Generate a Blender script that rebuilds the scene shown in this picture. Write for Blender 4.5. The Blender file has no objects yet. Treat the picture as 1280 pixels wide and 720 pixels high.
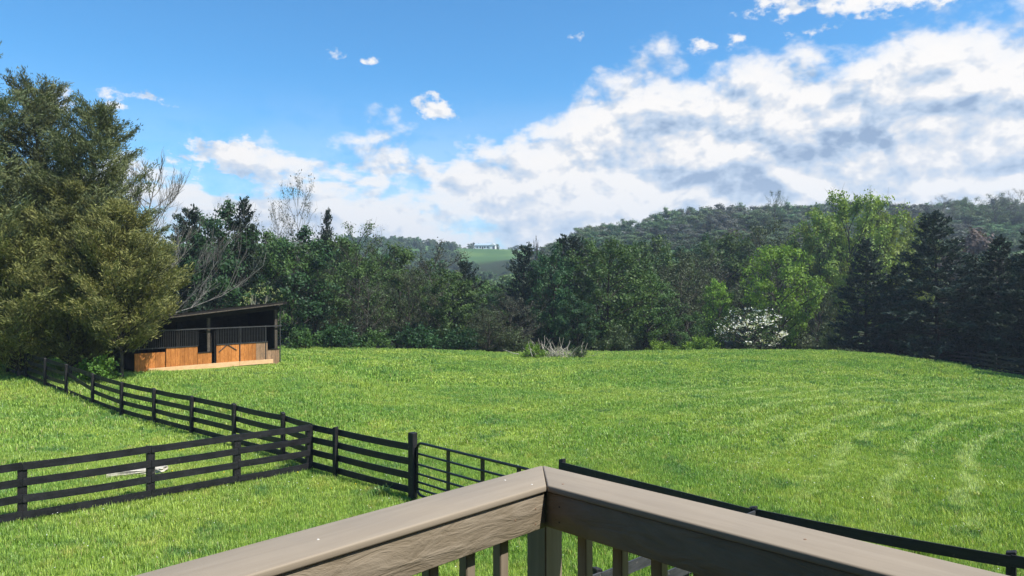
import bpy, bmesh, math, random
import numpy as np
from mathutils import Vector, Matrix

# ------------------------------------------------------------------ camera, world, sun, exposure
sc = bpy.context.scene
COL = sc.collection
FPX = 880.0
EYE = 5.0
cam_d = bpy.data.cameras.new("camera")
cam = bpy.data.objects.new("camera", cam_d)
COL.objects.link(cam)
cam.location = (0, 0, EYE)
cam.rotation_euler = (math.radians(90), 0, 0)
cam_d.sensor_width = 36.0
cam_d.lens = 36.0 * FPX / 1280.0
cam_d.clip_start = 0.05
cam_d.clip_end = 8000
sc.camera = cam

SUN_EL = math.radians(55.5)
SUN_AZ = math.radians(118)         # clockwise from +Y
sun_dir = Vector((math.sin(SUN_AZ) * math.cos(SUN_EL), math.cos(SUN_AZ) * math.cos(SUN_EL), math.sin(SUN_EL)))
sun_d = bpy.data.lights.new("sun", 'SUN')
sun_d.energy = 4.9
sun_d.angle = math.radians(0.5)
sun_d.color = (1.0, 0.955, 0.88)
sun = bpy.data.objects.new("sun", sun_d)
COL.objects.link(sun)
sun.rotation_euler = sun_dir.to_track_quat('Z', 'Y').to_euler()
sun.location = (20, -5, 40)

sc.view_settings.view_transform = 'Standard'
sc.view_settings.look = 'None'
sc.view_settings.exposure = 0.62
sc.view_settings.gamma = 1.0
sc.cycles.max_bounces = 6
sc.cycles.diffuse_bounces = 3
sc.cycles.glossy_bounces = 2
sc.cycles.transmission_bounces = 4
sc.cycles.volume_bounces = 0
sc.cycles.caustics_reflective = False
sc.cycles.caustics_refractive = False


class NT:
    """small helper that writes node trees"""
    def __init__(self, tree):
        self.t = tree
        self.n = tree.nodes
        self.l = tree.links

    def new(self, kind, **kw):
        nd = self.n.new(kind)
        for k, v in kw.items():
            setattr(nd, k, v)
        return nd

    def put(self, sock, v):
        if isinstance(v, bpy.types.NodeSocket):
            self.l.new(v, sock)
        elif v is not None:
            sock.default_value = v

    def m(self, op, a, b=None, c=None, clamp=False):
        nd = self.new('ShaderNodeMath', operation=op)
        nd.use_clamp = clamp
        self.put(nd.inputs[0], a)
        if b is not None:
            self.put(nd.inputs[1], b)
        if c is not None:
            self.put(nd.inputs[2], c)
        return nd.outputs[0]

    def ss(self, v, a, b, lo=0.0, hi=1.0):
        nd = self.new('ShaderNodeMapRange', interpolation_type='SMOOTHSTEP')
        self.put(nd.inputs['Value'], v)
        self.put(nd.inputs['From Min'], a)
        self.put(nd.inputs['From Max'], b)
        self.put(nd.inputs['To Min'], lo)
        self.put(nd.inputs['To Max'], hi)
        return nd.outputs['Result']

    def xyz(self, x, y, z):
        nd = self.new('ShaderNodeCombineXYZ')
        self.put(nd.inputs[0], x); self.put(nd.inputs[1], y); self.put(nd.inputs[2], z)
        return nd.outputs[0]

    def noise(self, vec, scale, detail=4.0, rough=0.5, lac=2.0, dist=0.0, color=False):
        nd = self.new('ShaderNodeTexNoise')
        nd.noise_dimensions = '3D'
        if vec is not None:
            self.put(nd.inputs['Vector'], vec)
        nd.inputs['Scale'].default_value = scale
        nd.inputs['Detail'].default_value = detail
        nd.inputs['Roughness'].default_value = rough
        nd.inputs['Lacunarity'].default_value = lac
        nd.inputs['Distortion'].default_value = dist
        return nd.outputs['Color'] if color else nd.outputs['Fac']

    def mix(self, f, a, b, blend='MIX'):
        nd = self.new('ShaderNodeMix', data_type='RGBA', blend_type=blend)
        self.put(nd.inputs[0], f)
        self.put(nd.inputs[6], a if not isinstance(a, tuple) else (*a[:3], 1.0))
        self.put(nd.inputs[7], b if not isinstance(b, tuple) else (*b[:3], 1.0))
        return nd.outputs[2]

    def vadd(self, a, b):
        nd = self.new('ShaderNodeVectorMath', operation='ADD')
        self.put(nd.inputs[0], a); self.put(nd.inputs[1], b)
        return nd.outputs[0]


# ---- sky: physical sky with cumulus clouds laid over it by direction
world = bpy.data.worlds.new("World")
sc.world = world
world.use_nodes = True
W = NT(world.node_tree)
W.n.clear()
sky = W.new('ShaderNodeTexSky', sky_type='NISHITA')
sky.sun_disc = False
sky.sun_elevation = SUN_EL
sky.sun_rotation = SUN_AZ
sky.altitude = 100
sky.air_density = 1.0
sky.dust_density = 0.3
sky.ozone_density = 2.0
tc = W.new('ShaderNodeTexCoord')
nrm = W.new('ShaderNodeVectorMath', operation='NORMALIZE')
W.l.new(tc.outputs['Generated'], nrm.inputs[0])
sep = W.new('ShaderNodeSeparateXYZ')
W.l.new(nrm.outputs[0], sep.inputs[0])
sx_, sy_, sz_ = sep.outputs
AZ = W.m('MULTIPLY', W.m('ARCTAN2', sx_, sy_), 57.29578)
EL = W.m('MULTIPLY', W.m('ARCSINE', sz_), 57.29578)


def px_dir(px, py):
    az = math.atan((px - 640) / FPX)
    return math.degrees(az), math.degrees(math.atan((360 - py) / FPX * math.cos(az)))


def float_curve(nt, val, pts, lo, hi, vmax):
    fc = nt.new('ShaderNodeFloatCurve')
    nt.put(fc.inputs['Value'], nt.m('DIVIDE', nt.m('SUBTRACT', val, lo), hi - lo, clamp=True))
    cu = fc.mapping.curves[0]
    q = [((a - lo) / (hi - lo), e / vmax) for a, e in pts]
    cu.points[0].location = q[0]
    cu.points[-1].location = q[-1]
    for a in q[1:-1]:
        cu.points.new(*a)
    for p_ in cu.points:
        p_.handle_type = 'AUTO_CLAMPED'
    fc.mapping.update()
    return nt.m('MULTIPLY', fc.outputs['Value'], vmax)


# warp of the lookup direction, for billowing outlines
P0 = W.xyz(AZ, W.m('MULTIPLY', EL, 1.5), 0.0)


def cloud_field(dx, dy):
    p = W.vadd(P0, (dx, dy * 1.5, 0.0))
    wv = W.noise(p, 0.16, 5.0, 0.55, color=True)
    wm = W.new('ShaderNodeVectorMath', operation='MULTIPLY_ADD')
    W.put(wm.inputs[0], wv); wm.inputs[1].default_value = (2.4, 2.4, 0); wm.inputs[2].default_value = (-1.2, -1.2, 0)
    pw = W.vadd(p, wm.outputs[0])
    v = W.new('ShaderNodeTexVoronoi', feature='SMOOTH_F1')
    v.normalize = True
    v.inputs['Scale'].default_value = 0.22
    v.inputs['Detail'].default_value = 3.0
    v.inputs['Roughness'].default_value = 0.52
    v.inputs['Lacunarity'].default_value = 2.2
    v.inputs['Smoothness'].default_value = 0.2
    W.put(v.inputs['Vector'], pw)
    bil = W.m('SUBTRACT', 1.0, W.m('MULTIPLY', v.outputs['Distance'], 1.15))
    n = W.noise(pw, 0.11, 9.0, 0.56)
    return W.m('ADD', W.m('MULTIPLY', bil, 0.62), W.m('MULTIPLY', n, 0.64)), n


F, Nf = cloud_field(0, 0)
F2, _ = cloud_field(0.55, 0.95)
# height of the cloud bank's top edge by bearing
topc = [(-46, 6.0)] + [px_dir(*q) for q in
    [(150, 212), (225, 205), (300, 188), (350, 182), (390, 182), (440, 165), (500, 160), (560, 172), (640, 168),
     (690, 148), (740, 104), (790, 96), (870, 100), (930, 82), (1000, 72), (1045, 96), (1085, 70), (1130, 45), (1200, 34), (1280, 12)]] + [(40, 22.5), (46, 22)]
TOP = float_curve(W, AZ, topc, -46, 46, 30.0)
inside = W.m('ADD', W.m('SUBTRACT', TOP, EL), W.ss(AZ, -2.0, 12.0, 0.35, 1.3))
D = W.m('ADD', W.m('MULTIPLY', inside, 0.30), W.m('MULTIPLY', W.m('SUBTRACT', F, 0.72), 3.4))
D = W.m('MINIMUM', D, W.m('ADD', 1.35, W.m('MULTIPLY', W.m('SUBTRACT', F, 0.72), 3.0)))
# thin places in the left and lower half of the bank where blue shows through
lf = W.ss(AZ, -8.0, 8.0, 1.0, 0.0)
lowf = W.ss(EL, 10.5, 5.0)
hn = W.noise(W.xyz(W.m('MULTIPLY', AZ, 0.5), W.m('MULTIPLY', EL, 1.6), 3.3), 0.22, 5.0, 0.55)
gap = W.m('MULTIPLY', W.m('MULTIPLY', lf, W.ss(EL, 12.5, 8.0)), W.ss(hn, 0.40, 0.62, -0.2, 0.85))
D = W.m('SUBTRACT', D, gap)
D = W.m('ADD', D, W.m('MULTIPLY', W.m('SUBTRACT', W.noise(P0, 0.6, 7.0, 0.55), 0.5), 1.1))


def blob(px, py, rx, ry, amp=2.0):
    a, e = px_dir(px, py)
    k = 57.3 / FPX
    dx = W.m('DIVIDE', W.m('SUBTRACT', AZ, a), rx * k)
    dy = W.m('DIVIDE', W.m('SUBTRACT', EL, e), ry * k)
    r = W.m('SQRT', W.m('ADD', W.m('MULTIPLY', dx, dx), W.m('MULTIPLY', dy, dy)))
    return W.m('MULTIPLY', W.m('SUBTRACT', 1.0, r), amp)


B = None
for b in [(545, 135, 34, 20, 2.6), (290, 198, 80, 30, 2.6), (62, 126, 34, 18, 2.4), (178, 122, 48, 9, 1.1), (150, 134, 18, 7, 1.0),
          (882, 58, 34, 12, 1.3), (925, 46, 24, 8, 1.0), (1010, 36, 42, 12, 1.1), (990, 4, 60, 20, 2.4), (1120, -12, 190, 26, 2.6), (416, 66, 16, 7, 0.9),
          (724, 46, 14, 6, 1.0), (165, 46, 14, 6, 0.7), (1056, 70, 12, 6, 1.0), (466, 76, 14, 5, 0.7),
          (388, 236, 34, 12, 1.7), (332, 240, 22, 14, 1.5), (555, 150, 40, 8, .8)]:
    v_ = blob(*b)
    B = v_ if B is None else W.m('MAXIMUM', B, v_)
fine = W.noise(P0, 0.55, 7.0, 0.6)
Bd = W.m('ADD', W.m('MULTIPLY', B, 0.62), W.m('MULTIPLY', W.m('SUBTRACT', F, 0.78), 2.2))
Bd = W.m('ADD', Bd, W.m('MULTIPLY', W.m('SUBTRACT', fine, 0.56), 4.2))
Bd = W.m('SUBTRACT', Bd, W.ss(B, 0.0, -0.8, 0.0, 4.0))
D = W.m('MAXIMUM', D, Bd)
alpha = W.ss(D, -0.12, 0.62)
alpha = W.m('MULTIPLY', alpha, W.ss(D, -0.1, 1.2, 0.82, 1.0))
veil = W.m('MULTIPLY', W.ss(EL, 17.0, 2.0), W.m('MULTIPLY', W.ss(AZ, -44, 0, 0.2, 0.6), W.ss(hn, 0.3, 0.62, 0.45, 1.0)))
alpha = W.m('MAXIMUM', alpha, veil)
# light on the clouds: puffs brighter on the side of the sun, grey where thick and low
Lt = W.m('MULTIPLY', W.m('SUBTRACT', F, F2), 5.4)
big = W.noise(W.xyz(W.m('MULTIPLY', AZ, 0.42), W.m('MULTIPLY', W.m('SUBTRACT', EL, W.m('MULTIPLY', AZ, 0.12)), 1.5), 7.7), 0.17, 5.0, 0.55)
ga, ge = px_dir(1040, 182)
gx = W.m('DIVIDE', W.m('SUBTRACT', AZ, ga), 10.0)
gy = W.m('DIVIDE', W.m('SUBTRACT', W.m('SUBTRACT', EL, ge), W.m('MULTIPLY', W.m('SUBTRACT', AZ, ga), 0.16)), 1.5)
belly = W.m('MULTIPLY', W.m('EXPONENT', W.m('MULTIPLY', W.m('ADD', W.m('MULTIPLY', gx, gx), W.m('MULTIPLY', gy, gy)), -1.0)), 0.55)
shade = W.m('ADD', W.m('ADD', W.ss(AZ, -5.0, 25.0, 0.84, 0.80), Lt), W.m('MULTIPLY', W.m('SUBTRACT', big, 0.5), 1.0))
shade = W.m('ADD', shade, W.ss(inside, 5.0, 0.0, 0.0, 0.28))
shade = W.m('SUBTRACT', shade, belly, clamp=True)
ramp = W.new('ShaderNodeValToRGB')
cr = ramp.color_ramp
cr.elements[0].position = 0.0; cr.elements[0].color = (0.20, 0.28, 0.41, 1)
cr.elements[1].position = 1.0; cr.elements[1].color = (0.67, 0.655, 0.64, 1)
e_ = cr.elements.new(0.42); e_.color = (0.36, 0.44, 0.55, 1)
e_ = cr.elements.new(0.75); e_.color = (0.52, 0.54, 0.575, 1)
W.l.new(shade, ramp.inputs[0])
ccol = W.mix(W.ss(EL, 12.0, 1.0, 0.0, 0.45), ramp.outputs[0], (0.46, 0.54, 0.64))
tint = W.mix(1.0, sky.outputs[0], (0.50, 1.08, 1.38), 'MULTIPLY')
bg1 = W.new('ShaderNodeBackground'); W.l.new(tint, bg1.inputs[0]); bg1.inputs[1].default_value = 0.094
bg2 = W.new('ShaderNodeBackground'); W.l.new(ccol, bg2.inputs[0]); bg2.inputs[1].default_value = 1.0
mx = W.new('ShaderNodeMixShader')
W.l.new(alpha, mx.inputs[0]); W.l.new(bg1.outputs[0], mx.inputs[1]); W.l.new(bg2.outputs[0], mx.inputs[2])
wo = W.new('ShaderNodeOutputWorld')
W.l.new(mx.outputs[0], wo.inputs[0])
world.cycles.sampling_method = 'MANUAL'
world.cycles.sample_map_resolution = 512

rng = np.random.default_rng(7)
random.seed(7)


# ------------------------------------------------------------------ materials
def material(name):
    m = bpy.data.materials.new(name)
    m.use_nodes = True
    nt = NT(m.node_tree)
    nt.n.clear()
    out = nt.new('ShaderNodeOutputMaterial')
    return m, nt, out


def leaf_material(name, dark, mid, light, transl=0.28, spec=0.25, rough=0.55, patch=0.35, objvar=0.12):
    m, t, out = material(name)
    a = t.new('ShaderNodeAttribute', attribute_name='rnd')
    geo = t.new('ShaderNodeNewGeometry')
    oi = t.new('ShaderNodeObjectInfo')
    n = t.noise(geo.outputs['Position'], patch, 3.0, 0.6)
    f = t.m('ADD', t.m('MULTIPLY', a.outputs['Fac'], 0.62), t.m('MULTIPLY', t.m('SUBTRACT', n, 0.5), 1.6))
    f = t.m('ADD', f, 0.19, clamp=True)
    r = t.new('ShaderNodeValToRGB')
    r.color_ramp.elements[0].color = (*dark, 1)
    r.color_ramp.elements[1].color = (*light, 1)
    e = r.color_ramp.elements.new(0.5); e.color = (*mid, 1)
    t.l.new(f, r.inputs[0])
    hs = t.new('ShaderNodeHueSaturation')
    t.l.new(t.m('ADD', 0.5 - objvar * 0.12, t.m('MULTIPLY', oi.outputs['Random'], objvar * 0.24)), hs.inputs['Hue'])
    t.l.new(t.m('ADD', 1.0 - objvar, t.m('MULTIPLY', oi.outputs['Random'], objvar * 2)), hs.inputs['Value'])
    t.l.new(r.outputs[0], hs.inputs['Color'])
    p = t.new('ShaderNodeBsdfPrincipled')
    t.l.new(hs.outputs[0], p.inputs['Base Color'])
    p.inputs['Roughness'].default_value = rough
    p.inputs['Specular IOR Level'].default_value = spec
    tr = t.new('ShaderNodeBsdfTranslucent')
    tcol = t.mix(1.0, hs.outputs[0], (1.25, 1.2, 0.55), 'MULTIPLY')
    t.l.new(tcol, tr.inputs[0])
    mx = t.new('ShaderNodeMixShader')
    mx.inputs[0].default_value = transl
    t.l.new(p.outputs[0], mx.inputs[1]); t.l.new(tr.outputs[0], mx.inputs[2])
    t.l.new(mx.outputs[0], out.inputs[0])
    return m


def bark_material(name, dark, light, scale=9.0, rough=0.9):
    m, t, out = material(name)
    tcn = t.new('ShaderNodeTexCoord')
    mp = t.new('ShaderNodeMapping'); mp.inputs['Scale'].default_value = (1, 1, 0.25)
    t.l.new(tcn.outputs['Object'], mp.inputs[0])
    n = t.noise(mp.outputs[0], scale, 5.0, 0.65)
    col = t.mix(t.ss(n, 0.35, 0.65), dark, light)
    p = t.new('ShaderNodeBsdfPrincipled')
    t.l.new(col, p.inputs['Base Color'])
    p.inputs['Roughness'].default_value = rough
    p.inputs['Specular IOR Level'].default_value = 0.15
    b = t.new('ShaderNodeBump'); b.inputs['Strength'].default_value = 0.5; b.inputs['Distance'].default_value = 0.02
    t.l.new(n, b.inputs['Height']); t.l.new(b.outputs[0], p.inputs['Normal'])
    t.l.new(p.outputs[0], out.inputs[0])
    return m


def wood_material(name, dark, light, grain_axis=0, rough=0.6, spec=0.3, bump=0.4, scale=1.0, wear=None, objvar=0.1, stretch=14.0, bdist=0.003, fine=60.0):
    """painted or stained boards, grain along one local axis"""
    m, t, out = material(name)
    tcn = t.new('ShaderNodeTexCoord')
    oi = t.new('ShaderNodeObjectInfo')
    off = t.new('ShaderNodeVectorMath', operation='SCALE')
    t.l.new(t.xyz(oi.outputs['Random'], oi.outputs['Random'], oi.outputs['Random']), off.inputs[0])
    off.inputs['Scale'].default_value = 37.0
    vec = t.vadd(tcn.outputs['Object'], off.outputs[0])
    mp = t.new('ShaderNodeMapping')
    s = [stretch * scale] * 3
    s[grain_axis] = scale
    mp.inputs['Scale'].default_value = s
    t.l.new(vec, mp.inputs[0])
    n = t.noise(mp.outputs[0], 1.6, 6.0, 0.6, dist=0.8)
    n2 = t.noise(vec, 3.0 * scale, 4.0, 0.6)
    col = t.mix(t.ss(t.m('ADD', t.m('MULTIPLY', n, 0.7), t.m('MULTIPLY', n2, 0.3)), 0.36, 0.64), dark, light)
    if wear:
        wn = t.noise(vec, 11.0 * scale, 6.0, 0.7)
        col = t.mix(t.m('MULTIPLY', t.ss(wn, wear[1], wear[1] + 0.06), wear[2]), col, wear[0])
    hs = t.new('ShaderNodeHueSaturation')
    t.l.new(t.m('ADD', 1.0 - objvar, t.m('MULTIPLY', oi.outputs['Random'], objvar * 2)), hs.inputs['Value'])
    t.l.new(col, hs.inputs['Color'])
    p = t.new('ShaderNodeBsdfPrincipled')
    t.l.new(hs.outputs[0], p.inputs['Base Color'])
    t.l.new(t.ss(n2, 0.3, 0.7, rough - 0.1, rough + 0.12), p.inputs['Roughness'])
    p.inputs['Specular IOR Level'].default_value = spec
    b = t.new('ShaderNodeBump'); b.inputs['Strength'].default_value = bump; b.inputs['Distance'].default_value = bdist
    fn = t.noise(mp.outputs[0], fine * 0.1, 4.0, 0.6)
    t.l.new(t.m('ADD', n, t.m('MULTIPLY', fn, 0.3)), b.inputs['Height']); t.l.new(b.outputs[0], p.inputs['Normal'])
    t.l.new(p.outputs[0], out.inputs[0])
    return m


def plain_material(name, col, rough=0.6, spec=0.3, metal=0.0, var=0.25, scale=4.0):
    m, t, out = material(name)
    tcn = t.new('ShaderNodeTexCoord')
    n = t.noise(tcn.outputs['Object'], scale, 5.0, 0.6)
    c = t.mix(t.ss(n, 0.3, 0.7), tuple(v * (1 - var) for v in col), tuple(min(1, v * (1 + var)) for v in col))
    p = t.new('ShaderNodeBsdfPrincipled')
    t.l.new(c, p.inputs['Base Color'])
    p.inputs['Roughness'].default_value = rough
    p.inputs['Metallic'].default_value = metal
    p.inputs['Specular IOR Level'].default_value = spec
    t.l.new(p.outputs[0], out.inputs[0])
    return m


M = {}
M['cedar'] = leaf_material('cedar_needles', (0.076, 0.092, 0.030), (0.168, 0.180, 0.054), (0.32, 0.32, 0.10), transl=0.15, patch=0.3, rough=0.6)
M['cedar_b'] = leaf_material('deep_cedar_needles', (0.050, 0.072, 0.032), (0.105, 0.130, 0.052), (0.20, 0.215, 0.085), transl=0.12, patch=0.28, rough=0.6)
M['dark_cedar'] = leaf_material('dark_cedar_needles', (0.012, 0.022, 0.014), (0.022, 0.040, 0.024), (0.036, 0.058, 0.028), transl=0.12, patch=0.3)  # wood needles darkened in colour to stand for cloud shade
M['spruce'] = leaf_material('spruce_needles', (0.012, 0.024, 0.016), (0.022, 0.042, 0.026), (0.040, 0.066, 0.034), transl=0.10, patch=0.4)  # same cloud shade put into the spruce tones
M['leaf_dark'] = leaf_material('dark_green_leaves', (0.018, 0.044, 0.018), (0.032, 0.080, 0.028), (0.055, 0.125, 0.034), transl=0.25)  # leaf colour lowered for cloud shade over the wood
M['leaf_mid'] = leaf_material('mid_green_leaves', (0.034, 0.068, 0.020), (0.062, 0.118, 0.030), (0.105, 0.182, 0.042), transl=0.28)
M['leaf_dull'] = leaf_material('dull_olive_leaves', (0.036, 0.054, 0.024), (0.062, 0.088, 0.036), (0.10, 0.135, 0.050), transl=0.25)
M['leaf_grey'] = leaf_material('grey_bud_leaves', (0.044, 0.054, 0.036), (0.072, 0.084, 0.054), (0.115, 0.13, 0.080), transl=0.2)
M['leaf_red'] = leaf_material('reddish_buds', (0.040, 0.030, 0.026), (0.070, 0.046, 0.038), (0.11, 0.072, 0.055), transl=0.2)
M['leaf_fresh'] = leaf_material('fresh_green_leaves', (0.070, 0.130, 0.018), (0.150, 0.255, 0.030), (0.25, 0.38, 0.055), transl=0.35)
M['leaf_bud'] = leaf_material('yellow_green_leaves', (0.10, 0.15, 0.030), (0.19, 0.265, 0.050), (0.30, 0.38, 0.08), transl=0.35)
M['leaf_shrub'] = leaf_material('bright_shrub_leaves', (0.04, 0.10, 0.02), (0.09, 0.21, 0.03), (0.17, 0.33, 0.06), transl=0.3)
M['leaf_pale'] = leaf_material('pale_sapling_leaves', (0.14, 0.16, 0.06), (0.26, 0.28, 0.11), (0.38, 0.38, 0.17), transl=0.3)
M['far_a'] = leaf_material('hillside_green', (0.052, 0.100, 0.038), (0.082, 0.150, 0.052), (0.118, 0.200, 0.066), transl=0.2, patch=0.08, objvar=0.2)
M['far_b'] = leaf_material('hillside_olive', (0.064, 0.092, 0.042), (0.096, 0.134, 0.056), (0.135, 0.18, 0.074), transl=0.2, patch=0.08, objvar=0.2)
M['far_c'] = leaf_material('hillside_grey', (0.068, 0.076, 0.060), (0.095, 0.105, 0.080), (0.13, 0.14, 0.105), transl=0.2, patch=0.08, objvar=0.18)
M['far_d'] = leaf_material('hillside_deep_green', (0.034, 0.070, 0.032), (0.056, 0.102, 0.044), (0.082, 0.138, 0.055), transl=0.2, patch=0.08, objvar=0.2)
M['far_e'] = leaf_material('hillside_reddish', (0.070, 0.052, 0.044), (0.10, 0.072, 0.058), (0.13, 0.095, 0.075), transl=0.2, patch=0.08)
M['blossom'] = leaf_material('white_blossom', (0.55, 0.56, 0.50), (0.75, 0.75, 0.70), (0.86, 0.86, 0.82), transl=0.25, objvar=0.02)
M['bark'] = bark_material('brown_grey_bark', (0.03, 0.026, 0.02), (0.10, 0.088, 0.07))
M['bark_grey'] = bark_material('pale_grey_bark', (0.11, 0.105, 0.095), (0.24, 0.23, 0.205))
M['bark_dark'] = bark_material('dark_bark', (0.018, 0.016, 0.013), (0.055, 0.047, 0.038))
M['bark_dead'] = bark_material('bleached_dead_wood', (0.24, 0.22, 0.17), (0.48, 0.44, 0.35))
M['black_board'] = wood_material('black_painted_board', (0.008, 0.008, 0.009), (0.017, 0.017, 0.019), 0, 0.55, 0.35, 0.5, 1.2, wear=((0.06, 0.055, 0.05), 0.62, 0.7), bdist=0.004)
M['black_post'] = wood_material('black_painted_post', (0.008, 0.008, 0.009), (0.020, 0.019, 0.019), 2, 0.6, 0.3, 0.6, 1.4, wear=((0.09, 0.085, 0.075), 0.60, 0.8), bdist=0.004)
M['sunlit_board'] = wood_material('sunlit_black_board', (0.030, 0.031, 0.034), (0.062, 0.062, 0.066), 0, 0.6, 0.4, 0.5, 1.2, wear=((0.13, 0.12, 0.11), 0.6, 0.7))  # black fence paint with its sunlit grey put into the colour
M['gate_metal'] = plain_material('black_powder_coat', (0.010, 0.010, 0.011), 0.38, 0.5, 0.0, 0.2)
M['rail_paint'] = wood_material('taupe_deck_paint', (0.250, 0.205, 0.153), (0.282, 0.234, 0.177), 0, 0.62, 0.16, 0.30, 1.4, wear=((0.42, 0.38, 0.33), 0.71, 0.8), objvar=0.03, stretch=11.0, bdist=0.0022)
M['deck_floor'] = wood_material('low_bounce_decking', (0.085, 0.070, 0.055), (0.13, 0.11, 0.085), 0, 0.8, 0.1, 0.3, 1.4)  # unseen floor coloured darker to cut light bounced onto the railing
M['fascia_paint'] = wood_material('taupe_grained_paint', (0.200, 0.160, 0.112), (0.25, 0.205, 0.150), 0, 0.6, 0.2, 0.75, 3.2, wear=None, objvar=0.03, stretch=4.0, bdist=0.014, fine=30.0)
M['post_paint'] = wood_material('taupe_post_paint', (0.200, 0.160, 0.115), (0.25, 0.205, 0.150), 2, 0.6, 0.2, 0.5, 1.5, objvar=0.03)
M['knot'] = plain_material('wood_knot', (0.22, 0.14, 0.09), 0.6, 0.2)
M['nail'] = plain_material('pale_nail_head', (0.6, 0.56, 0.5), 0.5, 0.4, 0.0)
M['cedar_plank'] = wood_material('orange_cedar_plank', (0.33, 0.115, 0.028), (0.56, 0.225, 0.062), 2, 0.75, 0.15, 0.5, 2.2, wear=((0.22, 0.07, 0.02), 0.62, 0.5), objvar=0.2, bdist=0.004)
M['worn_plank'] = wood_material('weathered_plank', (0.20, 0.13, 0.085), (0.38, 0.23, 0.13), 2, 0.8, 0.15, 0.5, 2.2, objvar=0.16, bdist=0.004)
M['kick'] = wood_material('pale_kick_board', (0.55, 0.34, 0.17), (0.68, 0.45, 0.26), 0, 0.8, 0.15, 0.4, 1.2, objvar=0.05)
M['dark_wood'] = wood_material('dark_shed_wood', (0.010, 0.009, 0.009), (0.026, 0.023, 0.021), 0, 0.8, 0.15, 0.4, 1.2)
M['grey_wood'] = wood_material('grey_shed_post', (0.05, 0.042, 0.034), (0.12, 0.10, 0.08), 2, 0.85, 0.1, 0.5, 1.2)
M['roof_metal'] = plain_material('dull_roof_sheet', (0.10, 0.10, 0.10), 0.6, 0.3, 0.2, 0.35)
M['iron'] = plain_material('dark_iron', (0.05, 0.05, 0.052), 0.45, 0.5, 0.3)
M['stone'] = plain_material('pale_flagstone', (0.42, 0.38, 0.31), 0.9, 0.1, 0.0, 0.35, 7.0)
M['white_wall'] = plain_material('white_siding', (0.72, 0.74, 0.76), 0.7, 0.2, 0.0, 0.06)
M['blue_roof'] = plain_material('grey_blue_roof', (0.34, 0.42, 0.50), 0.5, 0.3, 0.0, 0.08)
M['dark_glass'] = plain_material('dark_window_glass', (0.03, 0.035, 0.04), 0.1, 0.6)
M['yellow_flower'] = plain_material('yellow_petals', (0.8, 0.55, 0.02), 0.6, 0.2)
M['white_flower'] = plain_material('white_seed_head', (0.75, 0.75, 0.68), 0.8, 0.1)

# ------------------------------------------------------------------ helpers
def tag(o, label=None, cat=None, group=None, kind=None):
    if label: o['label'] = label
    if cat: o['category'] = cat
    if group: o['group'] = group
    if kind: o['kind'] = kind
    return o


def empty(name, loc=(0, 0, 0), rz=0.0):
    o = bpy.data.objects.new(name, None)
    o.empty_display_size = 0.3
    o.location = loc
    o.rotation_euler = (0, 0, rz)
    COL.objects.link(o)
    return o


def link(name, me, mat=None, parent=None):
    if mat is not None and not me.materials:
        me.materials.append(mat)
    o = bpy.data.objects.new(name, me)
    COL.objects.link(o)
    if parent is not None:
        o.parent = parent
    return o


def np_mesh(name, verts, faces_n, rnd=None, smooth=False, mat=None):
    """verts (N,3); faces_n: (F,k) index array"""
    me = bpy.data.meshes.new(name)
    verts = np.asarray(verts, dtype=np.float32)
    faces_n = np.asarray(faces_n, dtype=np.int32)
    F, k = faces_n.shape
    me.vertices.add(len(verts)); me.vertices.foreach_set('co', verts.ravel())
    me.loops.add(F * k); me.loops.foreach_set('vertex_index', faces_n.ravel())
    me.polygons.add(F)
    me.polygons.foreach_set('loop_start', np.arange(F, dtype=np.int32) * k)
    me.polygons.foreach_set('loop_total', np.full(F, k, dtype=np.int32))
    if rnd is not None:
        at = me.attributes.new('rnd', 'FLOAT', 'FACE')
        at.data.foreach_set('value', np.asarray(rnd, dtype=np.float32))
    me.update(calc_edges=True)
    if smooth:
        me.polygons.foreach_set('use_smooth', np.ones(F, dtype=bool))
    if mat is not None:
        me.materials.append(mat)
    return me


def unit(v):
    v = np.asarray(v, dtype=float)
    return v / (np.linalg.norm(v, axis=-1, keepdims=True) + 1e-9)


def tubes_mesh(name, polylines, sides=5, mat=None):
    """polylines: list of (pts (n,3), radii (n,))"""
    V, Fc = [], []
    base = 0
    ang = np.arange(sides) * 2 * math.pi / sides
    ca, sa = np.cos(ang), np.sin(ang)
    for pts, rad in polylines:
        pts = np.asarray(pts, float); n = len(pts)
        d = np.gradient(pts, axis=0); d = unit(d)
        ref = np.array([0.0, 0, 1]) if abs(d[0][2]) < 0.9 else np.array([1.0, 0, 0])
        a = unit(np.cross(d, ref)); b = np.cross(d, a)
        r = np.asarray(rad)[:, None, None]
        ring = pts[:, None, :] + r * (a[:, None, :] * ca[None, :, None] + b[:, None, :] * sa[None, :, None])
        V.append(ring.reshape(-1, 3))
        i = np.arange(n - 1)[:, None] * sides; j = np.arange(sides)[None, :]; j2 = (j + 1) % sides
        f = np.stack([i + j, i + j2, i + sides + j2, i + sides + j], -1).reshape(-1, 4) + base
        Fc.append(f)
        base += n * sides
    return np_mesh(name, np.concatenate(V), np.concatenate(Fc), smooth=True, mat=mat)


def box_bm(bm, c, sx, sy, sz):
    r = bmesh.ops.create_cube(bm, size=1.0)
    for v in r['verts']:
        v.co = Vector((v.co.x * sx + c[0], v.co.y * sy + c[1], v.co.z * sz + c[2]))
    return r['verts']


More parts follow.
